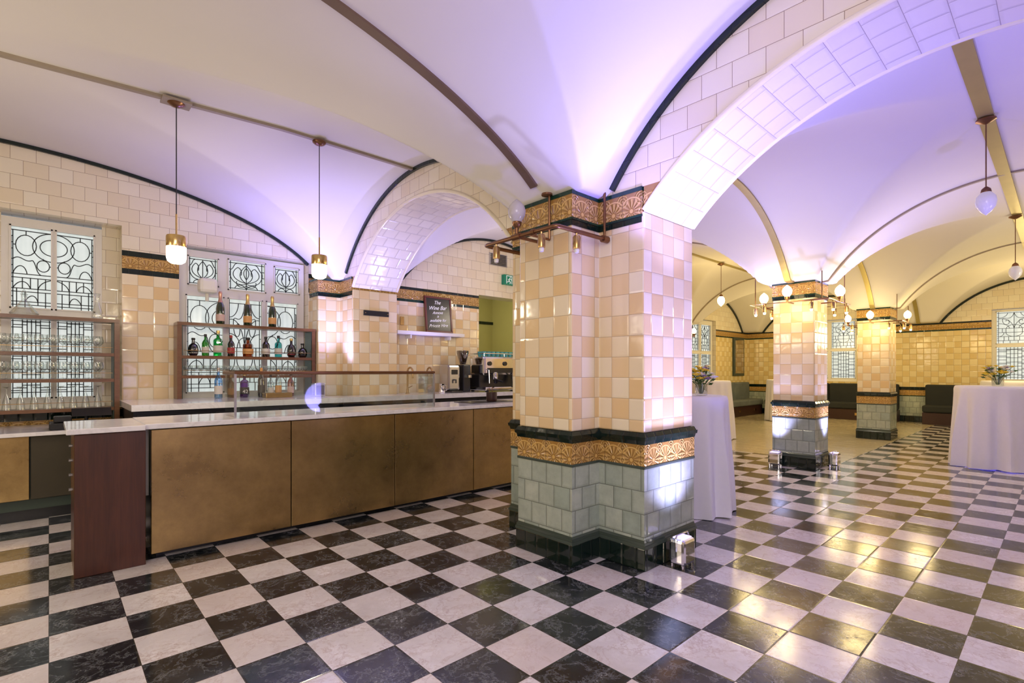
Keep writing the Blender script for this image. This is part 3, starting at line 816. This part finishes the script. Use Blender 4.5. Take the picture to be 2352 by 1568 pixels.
MB().box(3.12, 3.49, 6.358, 6.3795, 2.10, 2.17).build('plate', M_blackm, bp, bevel=.003)
for x in (3.14, 3.47): MB().box(x-.006, x+.006, 6.352, 6.358, 2.13, 2.14).build('screw', M_brass, bp)
ex = thing('exit_sign', (5.93, 6.5, 2.85), 'green exit sign with white running figure and arrow', 'sign')
dx = .16
MB().box(5.62+dx, 5.98+dx, 6.52, 6.599, 2.845, 3.015).build('sign_face', M_exit, ex, bevel=.004)
W_s = P('sign_white', (.75, .8, .77), .5, emit=(1, 1, 1), es=.15, var=0)
mb = MB().box(5.66+dx, 5.67+dx, 6.512, 6.519, 2.86, 3.0).box(5.78+dx, 5.79+dx, 6.512, 6.519, 2.86, 3.0).box(5.66+dx, 5.79+dx, 6.512, 6.519, 2.99, 3.0)
q = dx; yy = 6.514
mb.tube([(5.74+q, yy, 2.96), (5.72+q, yy, 2.92), (5.75+q, yy, 2.885), (5.74+q, yy, 2.86)], .008, 6).tube([(5.72+q, yy, 2.92), (5.70+q, yy, 2.89), (5.68+q, yy, 2.89)], .007, 6).tube([(5.70+q, yy, 2.93), (5.74+q, yy, 2.95), (5.77+q, yy, 2.93)], .006, 6).lathe([(.001, 0), (.012, .01), (.001, .022)], (5.75+q, yy, 2.965), 8)
mb.build('running_figure', W_s, ex)
MB().tube([(5.94+q, yy, 2.93), (5.84+q, yy, 2.93)], .006, 6).tube([(5.88+q, yy, 2.96), (5.84+q, yy, 2.93), (5.88+q, yy, 2.90)], .006, 6).build('arrow', W_s, ex)
vg = thing('vent_grille', (5.7, 6.59, 3.25), 'grey metal ventilation grille on upper wall', 'vent')
MB().box(5.5, 5.9, 6.585, 6.599, 3.15, 3.36).build('frame', M_steel, vg)
mb = MB()
for i in range(8): mb.box(5.53, 5.87, 6.57, 6.584, 3.165+i*.024, 3.177+i*.024)
mb.build('louvres', M_blackm, vg)
for i, (x, lb) in enumerate(((3.72, 'copper goose neck tap beside the pier'), (4.04, 'copper goose neck tap beside the urn'))):
    tp = thing('gooseneck_tap', (x, 6.25, 1.031), lb, 'tap', 'goose neck taps')
    tp_pts = [(x, 6.25, 1.031), (x, 6.25, 1.33)]+[(x, 6.25-.07+.07*cos(a), 1.33+.07*sin(a)) for a in [pi*k/10 for k in range(1, 11)]]+[(x, 6.11, 1.25)]
    MB().tube(tp_pts, .013, 10).build('spout', M_abrass, tp, smooth=True)
    MB().lathe([(.028, 0), (.028, .01), (.018, .02), (.018, .07)], (x, 6.25, 1.031), 14).build('base', M_abrass, tp, smooth=True)
    MB().tube([(x, 6.25, 1.11), (x+.07, 6.24, 1.14)], .007).build('lever', M_abrass, tp, smooth=True)
ur = thing('water_urn', (4.50, 6.3, 1.031), 'steel hot water boiler with black trim and tap', 'urn')
MB().box(4.38, 4.60, 6.2, 6.45, 1.06, 1.44).build('urn_body', M_steel, ur, bevel=.03)
MB().box(4.39, 4.59, 6.12, 6.45, 1.031, 1.055).build('drip_tray', M_blackm, ur, bevel=.005)
MB().tube([(4.49, 6.2, 1.22), (4.49, 6.16, 1.22), (4.49, 6.16, 1.17)], .012).build('tap', M_blackm, ur)
MB().box(4.44, 4.55, 6.194, 6.199, 1.3, 1.37).build('display', M_blackm, ur)
pcn = thing('milk_jug', (4.27, 6.2, 1.031), 'small steel milk jug on the counter', 'jug')
MB().lathe([(.045, 0), (.05, .02), (.04, .1), (.045, .13)], (4.27, 6.2, 1.031), 16).build('jug_body', M_chrome, pcn, smooth=True)
MB().tube([(4.31, 6.2, 1.15), (4.35, 6.2, 1.13), (4.35, 6.2, 1.07), (4.32, 6.2, 1.05)], .005).build('handle', M_chrome, pcn)
gd = thing('coffee_grinder', (4.74, 6.33, 1.031), 'black coffee grinder with clear bean hopper', 'grinder')
MB().box(4.67, 4.82, 6.22, 6.44, 1.031, 1.45).build('grinder_body', M_blackm, gd, bevel=.02)
MB().lathe([(.04, 0), (.05, .02), (.095, .18), (.095, .21), (.02, .22)], (4.745, 6.33, 1.455), 18).build('hopper', thin_glass('smoke_glass', (.25, .2, .16), .2), gd, smooth=True)
MB().box(4.72, 4.78, 6.15, 6.22, 1.25, 1.29).build('spout', M_chrome, gd)
em = thing('espresso_machine', (5.36, 6.15, 1.031), 'chrome two group espresso machine with cup rail', 'coffee machine')
e0 = .06
MB().box(4.96+e0, 5.66+e0, 6.02, 6.35, 1.26, 1.52).build('machine_body', M_chrome, em, bevel=.03)
MB().box(4.96+e0, 5.66+e0, 6.12, 6.35, 1.08, 1.27).build('back_panel', M_blackm, em, bevel=.01)
MB().box(4.93+e0, 5.69+e0, 5.93, 6.35, 1.05, 1.10).build('drip_tray', M_chrome, em, bevel=.012)
for x in (4.98+e0, 5.64+e0):
    for y in (5.98, 6.3): MB().lathe([(.02, 0), (.025, .02)], (x, y, 1.031), 10).build('foot', M_blackm, em)
for x in (5.14+e0, 5.46+e0):
    MB().lathe([(.035, 0), (.04, .02), (.04, .09), (.03, .1)], (x, 6.02, 1.20), 16).build('group_head', M_chrome, em, smooth=True)
    MB().lathe([(.02, -.03), (.034, 0), (.036, .03)], (x, 6.0, 1.175), 16).tube([(x, 5.97, 1.19), (x-.01, 5.84, 1.17)], .013).build('portafilter', M_blackm, em, smooth=True)
for x in (4.99+e0, 5.63+e0): MB().tube([(x, 6.03, 1.34), (x, 5.95, 1.33), (x, 5.94, 1.15)], .006).build('steam_wand', M_chrome, em)
for x in (5.05+e0, 5.3+e0, 5.55+e0): MB().tube([(x, 6.02, 1.42), (x, 6.005, 1.42)], .03, 16).build('pressure_gauge', M_blackm, em)
MB().box(5.02+e0, 5.60+e0, 6.008, 6.02, 1.29, 1.36).build('control_strip', M_blackm, em)
MB().tube([(4.97+e0, 6.03, 1.56), (5.65+e0, 6.03, 1.56), (5.65+e0, 6.34, 1.56), (4.97+e0, 6.34, 1.56)], .006, 6, closed=True).build('cup_rail', M_chrome, em)
for x in (4.97+e0, 5.3+e0, 5.65+e0): MB().tube([(x, 6.03, 1.52), (x, 6.03, 1.56)], .005).build('rail_post', M_chrome, em)
em.scale = (1.25, 1.1, 1.12); em.location = (5.33, 6.15, 1.031)
ct = 1.031+(1.52-1.031)*1.12+.001
cup = thing('espresso_cup', (4.98, 6.1, ct), 'teal ceramic cup on top of the coffee machine', 'cup', 'cups on the coffee machine')
MB().lathe([(.022, 0), (.032, .02), (.038, .075), (.034, .07), (.026, .02)], (4.98, 6.1, ct), 14).build('cup_body', M_teal, cup, smooth=True)
for row in range(2):
    for i in range(8):
        if row or i: copyt(cup, (4.98+i*.09, 6.1+row*.1, ct))
tb = thing('straw_caddy', (4.0, 4.75, .976), 'dark wicker caddy on the marble counter', 'caddy')
MB().lathe([(.06, 0), (.065, .01), (.065, .11), (.058, .11), (.058, .02)], (4.0, 4.75, .983), 18).build('caddy_body', M_base, tb, smooth=True)
MB().lathe([(.004, 0), (.004, .17)], (4.01, 4.75, .99), 6).lathe([(.004, 0), (.004, .16)], (3.98, 4.77, .99), 6).build('stirrers', M_copper, tb)
mt = tag(MB().box(3.6, 4.3, 4.62, 4.98, .9755, .982).build('bar_mat', M_blackm, bevel=.002), 'thin black rubber bar mat on the marble', 'mat')
rs = thing('bar_caddy', (2.05, 6.475, 1.031), 'small woven metal tray holding bar tools', 'tray')
MB().box(1.9, 2.2, 6.4, 6.55, 1.031, 1.09).build('tray_body', M_abrass, rs, bevel=.006)

# ------------------------------------------------------------------ pendants
def pend_bar(x, y, zb, label):
    zc = ceil_n(x, y)-.025
    r = thing('pendant_lamp', (x, y, zc), label, 'pendant lamp', 'brass pendant lamps above the bar')
    MB().lathe([(.062, -.0), (.062, -.012), (.045, -.028), (.015, -.04)], (x, y, zc), 20).build('canopy', M_copper, r, smooth=True)
    MB().tube([(x, y, zc-.03), (x, y, zb+.23)], .004, 6).build('cord', M_cord, r)
    MB().tube([(x, y, zb+.40), (x, y, zb+.23)], .007, 8).build('stem', M_brass, r)
    MB().lathe([(.012, .235), (.068, .225), (.072, .215), (.072, .14), (.07, .135)], (x, y, zb), 28).build('brass_cap', M_brass, r, smooth=True)
    MB().lathe([(.070, .14), (.070, .05), (.062, .02), (.04, .004), (.001, 0)], (x, y, zb), 28).build('lamp_shade', M_pend_on, r, smooth=True)
    return r
pend_bar(.76, 4.85, 2.215, 'brass and white glass pendant lamp hanging above the bar end')
pend_bar(1.92, 4.85, 2.235, 'brass and white glass pendant lamp hanging above mid bar')
zp = ceil_n(.76, 4.85)
tag(MB().box(.66, .86, 4.78, 4.92, zp-.035, zp-.018).build('ceiling_plate', M_conduit), 'square bronze fixing plate above the pendant', 'plate')
GP = [(0, 0), (.028, 0), (.035, .01), (.058, .045), (.063, .08), (.053, .115), (.03, .142), (.001, .165)]
def pend_globe(x, y, zg, on, label):
    zc = ceil_f(x, y)-.03
    r = thing('globe_pendant', (x, y, zc), label, 'pendant lamp', 'acorn glass pendants in the lounge')
    MB().lathe([(.07, 0), (.07, -.012), (.035, -.03), (.012, -.042)], (x, y, zc), 20).build('canopy', M_copper, r, smooth=True)
    MB().tube([(x, y, zc-.03), (x, y, zg+.12)], .005, 8).build('stem', M_copper, r)
    MB().lathe([(.011, .13), (.032, .11), (.038, .085), (.034, .075)], (x, y, zg), 18).build('gallery', M_copper, r, smooth=True)
    MB().lathe([(.036, .08), (.065, .045), (.074, 0), (.064, -.05), (.034, -.09), (.001, -.12)], (x, y, zg), 24).build('lamp_shade', M_globe_on if on else M_globe_faint, r, smooth=True)
pend_globe(6.05, .48, 2.83, False, 'opal acorn glass pendant hanging from the gold strip')
pend_globe(10.15, .5, 2.76, False, 'opal acorn glass pendant further along the gold strip')
pend_globe(10.2, 4.8, 2.80, True, 'glowing acorn glass pendant in the far vault')
pend_globe(14.7, 4.8, 2.80, True, 'glowing acorn glass pendant near the end wall')
pend_globe(5.8, 4.8, 2.80, True, 'glowing acorn glass pendant in the annex vault')

def uplamp(parent, x, y, z, on):
    MB().lathe([(.012, -.02), (.014, .02), (.03, .035), (.034, .06), (.03, .065)], (x, y, z), 16).build('lamp_cup', M_copper, parent, smooth=True)
    MB().lathe(GP, (x, y, z+.06), 20).build('glass_globe', M_globe_on if on else M_globe_dim, parent, smooth=True)
def spot(parent, x, y, z, on):
    MB().tube([(x, y, z), (x, y, z-.03)], .008).lathe([(.024, -.12), (.026, -.11), (.026, -.04), (.02, -.03)], (x, y, z), 16).build('spot_housing', M_abrass, parent, smooth=True)
    MB().lathe([(.001, -.15), (.015, -.145), (.018, -.125), (.015, -.118)], (x, y, z), 12).build('bulb', M_bulb if on else M_white, parent, smooth=True)
def ring(cx, cy, h, z, label):
    r = thing('pillar_light_ring', (cx, cy, z), label, 'light fitting', 'copper light rings around the pillars')
    MB().tube([(cx-h, cy-h, z), (cx+h, cy-h, z), (cx+h, cy+h, z), (cx-h, cy+h, z)], .015, 8, closed=True).build('pipe_frame', M_copper, r, smooth=True)
    for dx, dy in ((-h, 0), (0, -h), (0, h), (h, 0)):
        uplamp(r, cx+dx, cy+dy, z+.01, True)
        MB().tube([(cx+dx, cy+dy, z), (cx+dx*.5, cy+dy*.5, z)], .010).build('arm', M_copper, r)
    for dx, dy in ((-h, -.3), (-h, .3), (-.3, -h), (.3, -h), (-.3, h), (.3, h), (h, -.3), (h, .3)): spot(r, cx+dx, cy+dy, z, True)
    for dx, dy in ((-h, -h*.85), (h, -h*.85), (-h, h*.85)): MB().tube([(cx+dx, cy+dy, z), (cx+dx, cy+dy, ceil_f(cx+dx, cy+dy)-.01)], .006).build('hanger_rod', M_copper, r)
ring(8.0, 2.6, .5, 2.30, 'copper pipe lighting ring with glowing globes round square pillar')
ring(12.35, 2.6, .5, 2.30, 'copper pipe lighting ring with glowing globes on the far pillar')
mr = thing('pillar_light_ring', (2.42, 2.6, 2.29), 'aged copper pipe light frame with opal globe on main pillar', 'light fitting', 'copper light rings around the pillars')
z = 2.29; ya, yb, xa = 2.225, 2.95, 2.42
MB().tube([(2.97, ya, z), (xa+.03, ya, z), (xa+.008, ya+.008, z), (xa, ya+.03, z), (xa, yb-.03, z), (xa+.008, yb-.008, z), (xa+.03, yb, z), (2.97, yb, z)], .015, 10).build('pipe_frame', M_copper, mr, smooth=True)
MB().tube([(2.90, ya, z), (2.955, ya, z)], .026, 12).build('pipe_collar', M_copper, mr, smooth=True)
MB().tube([(xa, 2.42, z), (xa, 2.45, z)], .021, 12).build('pipe_collar', M_copper, mr, smooth=True)
MB().tube([(xa, 2.56, z), (xa, 2.64, z)], .022, 12).build('pipe_collar', M_copper, mr, smooth=True)
MB().tube([(xa, 2.6, z), (2.67, 2.6, z)], .012).build('arm', M_copper, mr)
MB().tube([(2.925, ya, z), (2.925, ya, 2.70), (2.955, ya, 2.73)], .010, 8).build('hanger_rod', M_copper, mr, smooth=True)
MB().tube([(2.925, ya, 2.70), (2.965, ya, 2.70)], .036, 16).build('wall_flange', M_copper, mr, smooth=True)
MB().tube([(2.645, 2.50, z), (2.645, 2.50, 2.61)], .010, 8).tube([(xa, 2.5, z), (2.645, 2.5, z)], .009, 8).build('hanger_rod', M_copper, mr, smooth=True)
MB().lathe([(.04, 0), (.04, .012), (.02, .02)], (2.62, 2.50, 2.60), 16).build('wall_flange', M_copper, mr, smooth=True)
uplamp(mr, xa, 2.6, z+.04, False)
for y in (2.36, 2.82): spot(mr, xa, y, z, False)
spot(mr, 2.62, ya, z, False)

wlmp = thing('wall_light', (12.9, 7.0, 2.2), 'copper wall bracket with glowing acorn globes', 'wall light')
MB().tube([(12.6, 6.9, 2.3), (13.1, 6.9, 2.3)], .014).tube([(12.85, 6.9, 2.3), (12.85, 7.1, 2.3)], .014).build('bracket', M_copper, wlmp)
for x in (12.65, 13.05): uplamp(wlmp, x, 6.9, 2.31, True)

# ------------------------------------------------------------------ uplights
def uplight(x, y, rot, label):
    r = thing('floor_uplight', (0, 0, 0), label, 'uplight', 'chrome floor uplights')
    MB().box(-.08, .08, -.06, .06, .025, .20).build('light_body', M_chrome, r, bevel=.022)
    MB().box(-.055, .055, -.04, .04, .2005, .206).build('lens', M_lens, r)
    MB().tube([(-.083, 0, .12), (-.088, 0, .20), (-.07, 0, .225), (.07, 0, .225), (.088, 0, .20), (.083, 0, .12)], .006, 8).build('handle', M_chrome, r, smooth=True)
    for a in (-.06, .06):
        for b in (-.04, .04): MB().lathe([(.014, 0), (.014, .03)], (a, b, 0), 8).build('foot', M_chrome, r)
    r.location = (x, y, 0); r.rotation_euler = (0, 0, rot)
uplight(3.24, 1.80, 0, 'small chrome uplight with violet beam beside main pillar')
uplight(8.16, 2.21, 0, 'small chrome uplight at the square pillar corner')
uplight(7.62, 2.80, pi/2, 'small chrome uplight behind the square pillar')

# ------------------------------------------------------------------ tables
def table(x, y, R, H, label, seed=0, fold=.05):
    r = thing('cocktail_table', (x, y, 0), label, 'table', 'cocktail tables with white cloths')
    rn = random.Random(seed); n = 160; ph = [rn.uniform(0, 6.28) for _ in range(4)]
    mb = MB(); levels = [0, .01, .04, .1, .2, .3, .45, .6, .75, .9, 1.0]
    for t in levels:
        z = (H-.004)*(1-t)+.004
        for i in range(n):
            a = 2*pi*i/n
            f = (sin(11*a+ph[0]+.8*sin(3*a))+.7*sin(17*a+ph[1])+.5*sin(5*a+ph[2]))*.5
            f = f*abs(f)**.3
            rr = R+(.02+.10*t**1.5)*(t > .02)*R + f*fold*min(1, t*1.5)
            if t == 0: rr = R-.012
            zz = z if t < 1 else z+.012*(1+sin(4*a+ph[3]))*.5
            mb.v.append((x+rr*cos(a), y+rr*sin(a), zz))
    for j in range(len(levels)-1):
        for i in range(n):
            k = (i+1) % n; mb.f.append([j*n+i, (j+1)*n+i, (j+1)*n+k, j*n+k]); mb.u.append(None); mb.mi.append(0)
    mb.f.append(list(range(n))); mb.u.append(None); mb.mi.append(0)
    mb.build('tablecloth', M_cloth, r, smooth=True)
    MB().lathe([(.22, 0.005), (.21, .02), (.03, .04), (.03, H-.03), (R-.06, H-.025), (R-.06, H-.012)], (x, y, 0), 20).build('pedestal', M_steel, r)
    return r
table(4.66, 2.57, .40, 1.11, 'tall round table in white cloth behind the main pillar', 1, .07)
table(9.80, 4.88, .42, 1.16, 'tall round table in white cloth near the square pillar', 2)
table(14.8, 5.28, .36, 1.12, 'tall round table in white cloth by the far banquette', 3)
table(9.92, .66, .47, 1.14, 'tall round table in long white cloth on checkered floor', 4, .085)
table(15.3, .85, .45, 1.14, 'tall round table in white cloth near the end window', 5)

def flowers(x, y, z, label, seed, s=1.0):
    rn = random.Random(seed)
    r = thing('flower_arrangement', (x, y, z), label, 'flowers', 'table flower arrangements')
    MB().lathe([(.045*s, .001), (.05*s, .01), (.05*s, .10*s), (.046*s, .10*s), (.045*s, .02)], (x, y, z), 18).build('vase', M_glass, r, smooth=True)
    mb = MB(); ml = MB(); tips = []
    for i in range(26):
        a = rn.uniform(0, 6.28); q = sqrt(rn.random())*.13*s; h = (.12+rn.uniform(0, .10))*s
        tip = (x+q*cos(a), y+q*sin(a), z+h); tips.append(tip)
        mb.tube([(x+q*.1*cos(a), y+q*.1*sin(a), z+.02), (x+q*.4*cos(a), y+q*.4*sin(a), z+h*.6), tip], .0025*s, 4)
        b = rn.uniform(0, 6.28); lx, ly = cos(b)*.05*s, sin(b)*.05*s
        c = Vector(tip)-Vector((0, 0, rn.uniform(.02, .05)*s))
        ml.quad(c, c+Vector((lx*.5-ly*.3, ly*.5+lx*.3, .02*s)), c+Vector((lx, ly, .015*s)), c+Vector((lx*.5+ly*.3, ly*.5-lx*.3, .0)))
    mb.build('stems', M_leaf, r); ml.build('leaves', M_leaf, r)
    for i, t in enumerate(tips):
        R = rn.uniform(.024, .038)*s; m = MB()
        for k in range(7):
            a = 2*pi*k/7; c = Vector(t)
            p1 = c+Vector((cos(a)*R*.6, sin(a)*R*.6, R*.55)); tp = c+Vector((cos(a)*R*1.15, sin(a)*R*1.15, R*.35))
            d = Vector((-sin(a), cos(a), 0))*R*.45
            m.quad(c, p1-d, tp, p1+d)
        m.lathe([(R*.2, 0), (R*.6, R*.2), (R*.6, R*.5), (.0005, R*.8)], t, 8)
        m.build('blossom', (M_yel, M_wht, M_yel, M_pur, M_yel, M_wht)[i % 6], r)
flowers(4.72, 2.42, 1.11, 'mixed yellow white and violet flowers on white table', 11, 1.15)
flowers(9.66, 4.88, 1.16, 'small posy of yellow and white flowers in glass', 12, 1.3)
flowers(9.85, .66, 1.14, 'yellow and white flowers in glass vase on tall table', 13, 1.3)

# ------------------------------------------------------------------ banquettes
def banq(length, ncush, loc, rot, label, mat):
    r = thing('banquette', (0, 0, 0), label, 'banquette sofa', 'banquettes along the walls')
    MB().box(0, length, -.56, 0, 0, .30).build('base', M_base, r, bevel=.01)
    w = length/ncush
    for i in range(ncush):
        MB().box(i*w+.003, (i+1)*w-.003, -.60, -.175, .305, .48).build('seat_cushion', mat, r, bevel=.035)
        MB().box(i*w+.003, (i+1)*w-.003, -.17, -.02, .305, 1.0).build('back_cushion', mat, r, bevel=.04)
        MB().box(i*w+w*.45, i*w+w*.55, -.572, -.561, .13, .2).build('socket_plate', M_brass, r)
    r.location = loc; r.rotation_euler = (0, 0, rot); return r
banq(4.4, 4, (12.3, 7.08, 0), 0, 'grey velvet banquette with buttoned back along tiled wall', M_velvet2)
banq(3.3, 2, (16.98, 6.35, 0), -pi/2, 'dark green velvet banquette below the end window', M_velvet)
banq(3.4, 2, (16.98, 2.5, 0), -pi/2, 'dark green velvet banquette with brown base by end wall', M_velvet)
fm = thing('framed_mirror', (16.2, 7.08, 1.2), 'tall dark framed mirror on ochre tiles', 'mirror')
MB().box(15.85, 16.6, 7.04, 7.099, 1.2, 2.42).build('frame', M_green_in, fm, bevel=.01)
MB().box(15.93, 16.52, 7.03, 7.038, 1.28, 2.34).build('mirror_glass', P('mirror', (.5, .45, .35), .05, 1), fm)

# ------------------------------------------------------------------ lights
def lamp(kind, loc, energy, col, size=.1, target=None, spot=None, blend=1.0, sy=None):
    d = bpy.data.lights.new('lamp', kind); d.energy = energy; d.color = col
    if kind == 'AREA':
        d.size = size
        if sy: d.shape = 'RECTANGLE'; d.size_y = sy
    else: d.shadow_soft_size = size
    if spot: d.spot_size = radians(spot); d.spot_blend = blend
    o = bpy.data.objects.new('lamp', d); o.location = loc; COL.objects.link(o)
    if target: o.rotation_euler = (Vector(target)-Vector(loc)).to_track_quat('-Z', 'Y').to_euler()
    return o
VI = (.17, .14, 1.0); VW = (.37, .33, 1.0); VV = (.50, .46, 1.0); WA = (1.0, .75, .34); WW = (1.0, .86, .63)
# violet / white uplights, plus added spots without any fitting
lamp('SPOT', (3.30, 1.67, .24), 95, VV, .04, (3.30, 1.86, 1.5), 115)
lamp('SPOT', (3.28, 1.60, .26), 110, VV, .05, (3.29, 1.86, 2.6), 80)
lamp('SPOT', (3.45, .35, .9), 110, (.36, .32, 1), .25, (3.3, 1.93, 1.6), 62)  # added side fill for the pillar face, no fitting here
lamp('SPOT', (3.30, 1.45, 1.7), 66, VV, .05, (3.3, 1.66, 3), 95)  # added in mid-air to brighten the arch soffit
lamp('SPOT', (2.74, 1.82, 2.15), 44, (.26, .22, 1), .05, (2.84, 1.84, 3), 130)  # extra unseen spot for the ceiling cell by the capital
lamp('SPOT', (2.45, 1.0, .6), 165, VI, .08, (2.5, 1.4, 3), 90)  # added without a fitting, washes the near vault violet
lamp('SPOT', (2.68, 6.34, 1.15), 165, VV, .04, (2.82, 6.56, 3), 80)
lamp('SPOT', (2.45, 6.4, 2.1), 60, (.24, .20, 1), .05, (2.35, 6.4, 3), 140)  # second corner spot, added high up with no lamp body
lamp('SPOT', (1.7, 6.1, 1.95), 42, (.26, .20, 1), .1, (1.5, 5.9, 3.2), 140)  # added violet wash for the vault over the bar
lamp('SPOT', (4.0, 5.9, 1.2), 130, VW, .04, (4.2, 5.7, 3), 120)
lamp('SPOT', (8.14, 2.16, .25), 240, VV, .04, (8.1, 2.2, 3), 80)
lamp('SPOT', (8.35, 2.1, 2.1), 80, VW, .04, (8.3, 1.9, 3), 140)  # added below the capital to light the vault, no fixture
lamp('SPOT', (7.6, 3.02, 2.1), 55, VW, .04, (7.5, 3.2, 3), 140)  # another added spot with no fixture, other side of the pillar
lamp('SPOT', (7.58, 2.80, .25), 170, VV, .04, (7.6, 2.8, 3), 80)
lamp('SPOT', (4.2, 1.5, .3), 195, VI, .04, (4.7, 1.3, 3), 100)
lamp('SPOT', (4.4, -.6, .3), 175, VI, .05, (4.9, -.2, 3), 120)
lamp('SPOT', (10.1, .8, .5), 130, VI, .1, (10.1, .8, 3), 120)
# room fill
lamp('AREA', (-1.2, -1.0, 2.9), 118, (1.0, .92, .88), 2.5, (1.5, 1.8, 1.0))
lamp('POINT', (-1.6, 1.2, 1.7), 42, (1, .78, .46), .5)
lamp('POINT', (-1.3, 4.4, 2.0), 40, (1, .83, .62), .4)
lamp('POINT', (1.3, -1.3, 1.2), 28, (.60, .54, 1), .4)
for x in (.76, 1.92): lamp('POINT', (x, 4.85, 2.12), 15, WW, .07)
for x in (8.0, 12.35):
    for dx, dy in ((-.7, 0), (0, -.7), (0, .7)): lamp('POINT', (x+dx, 2.6+dy, 2.25), 16, WA, .18)
lamp('POINT', (10.2, 4.8, 2.5), 50, WA, .25); lamp('POINT', (14.7, 4.8, 2.2), 80, WA, .25)
lamp('POINT', (14.7, .5, 2.2), 80, WA, .25); lamp('POINT', (10.1, -.6, 2.4), 36, WW, .25)
lamp('POINT', (5.6, 5.2, 2.6), 24, WW, .1)
lamp('POINT', (6.0, 7.9, 2.6), 30, (1, .94, .6), .1)
lamp('POINT', (5.8, -.8, 2.0), 28, VW, .2)

w = bpy.data.worlds.new('World'); scn.world = w; w.use_nodes = True
w.node_tree.nodes['Background'].inputs[0].default_value = (.8, .85, 1, 1); w.node_tree.nodes['Background'].inputs[1].default_value = .3

# ------------------------------------------------------------------ camera
cd = bpy.data.cameras.new('Camera'); cam = bpy.data.objects.new('Camera', cd); COL.objects.link(cam)
cam.location = (0, 0, 1.35); cam.rotation_euler = (pi/2, 0, -radians(42.4))
cd.sensor_width = 36; cd.lens = 36*1165/2352; cd.shift_y = 68/2352; cd.clip_start = .05
scn.camera = cam
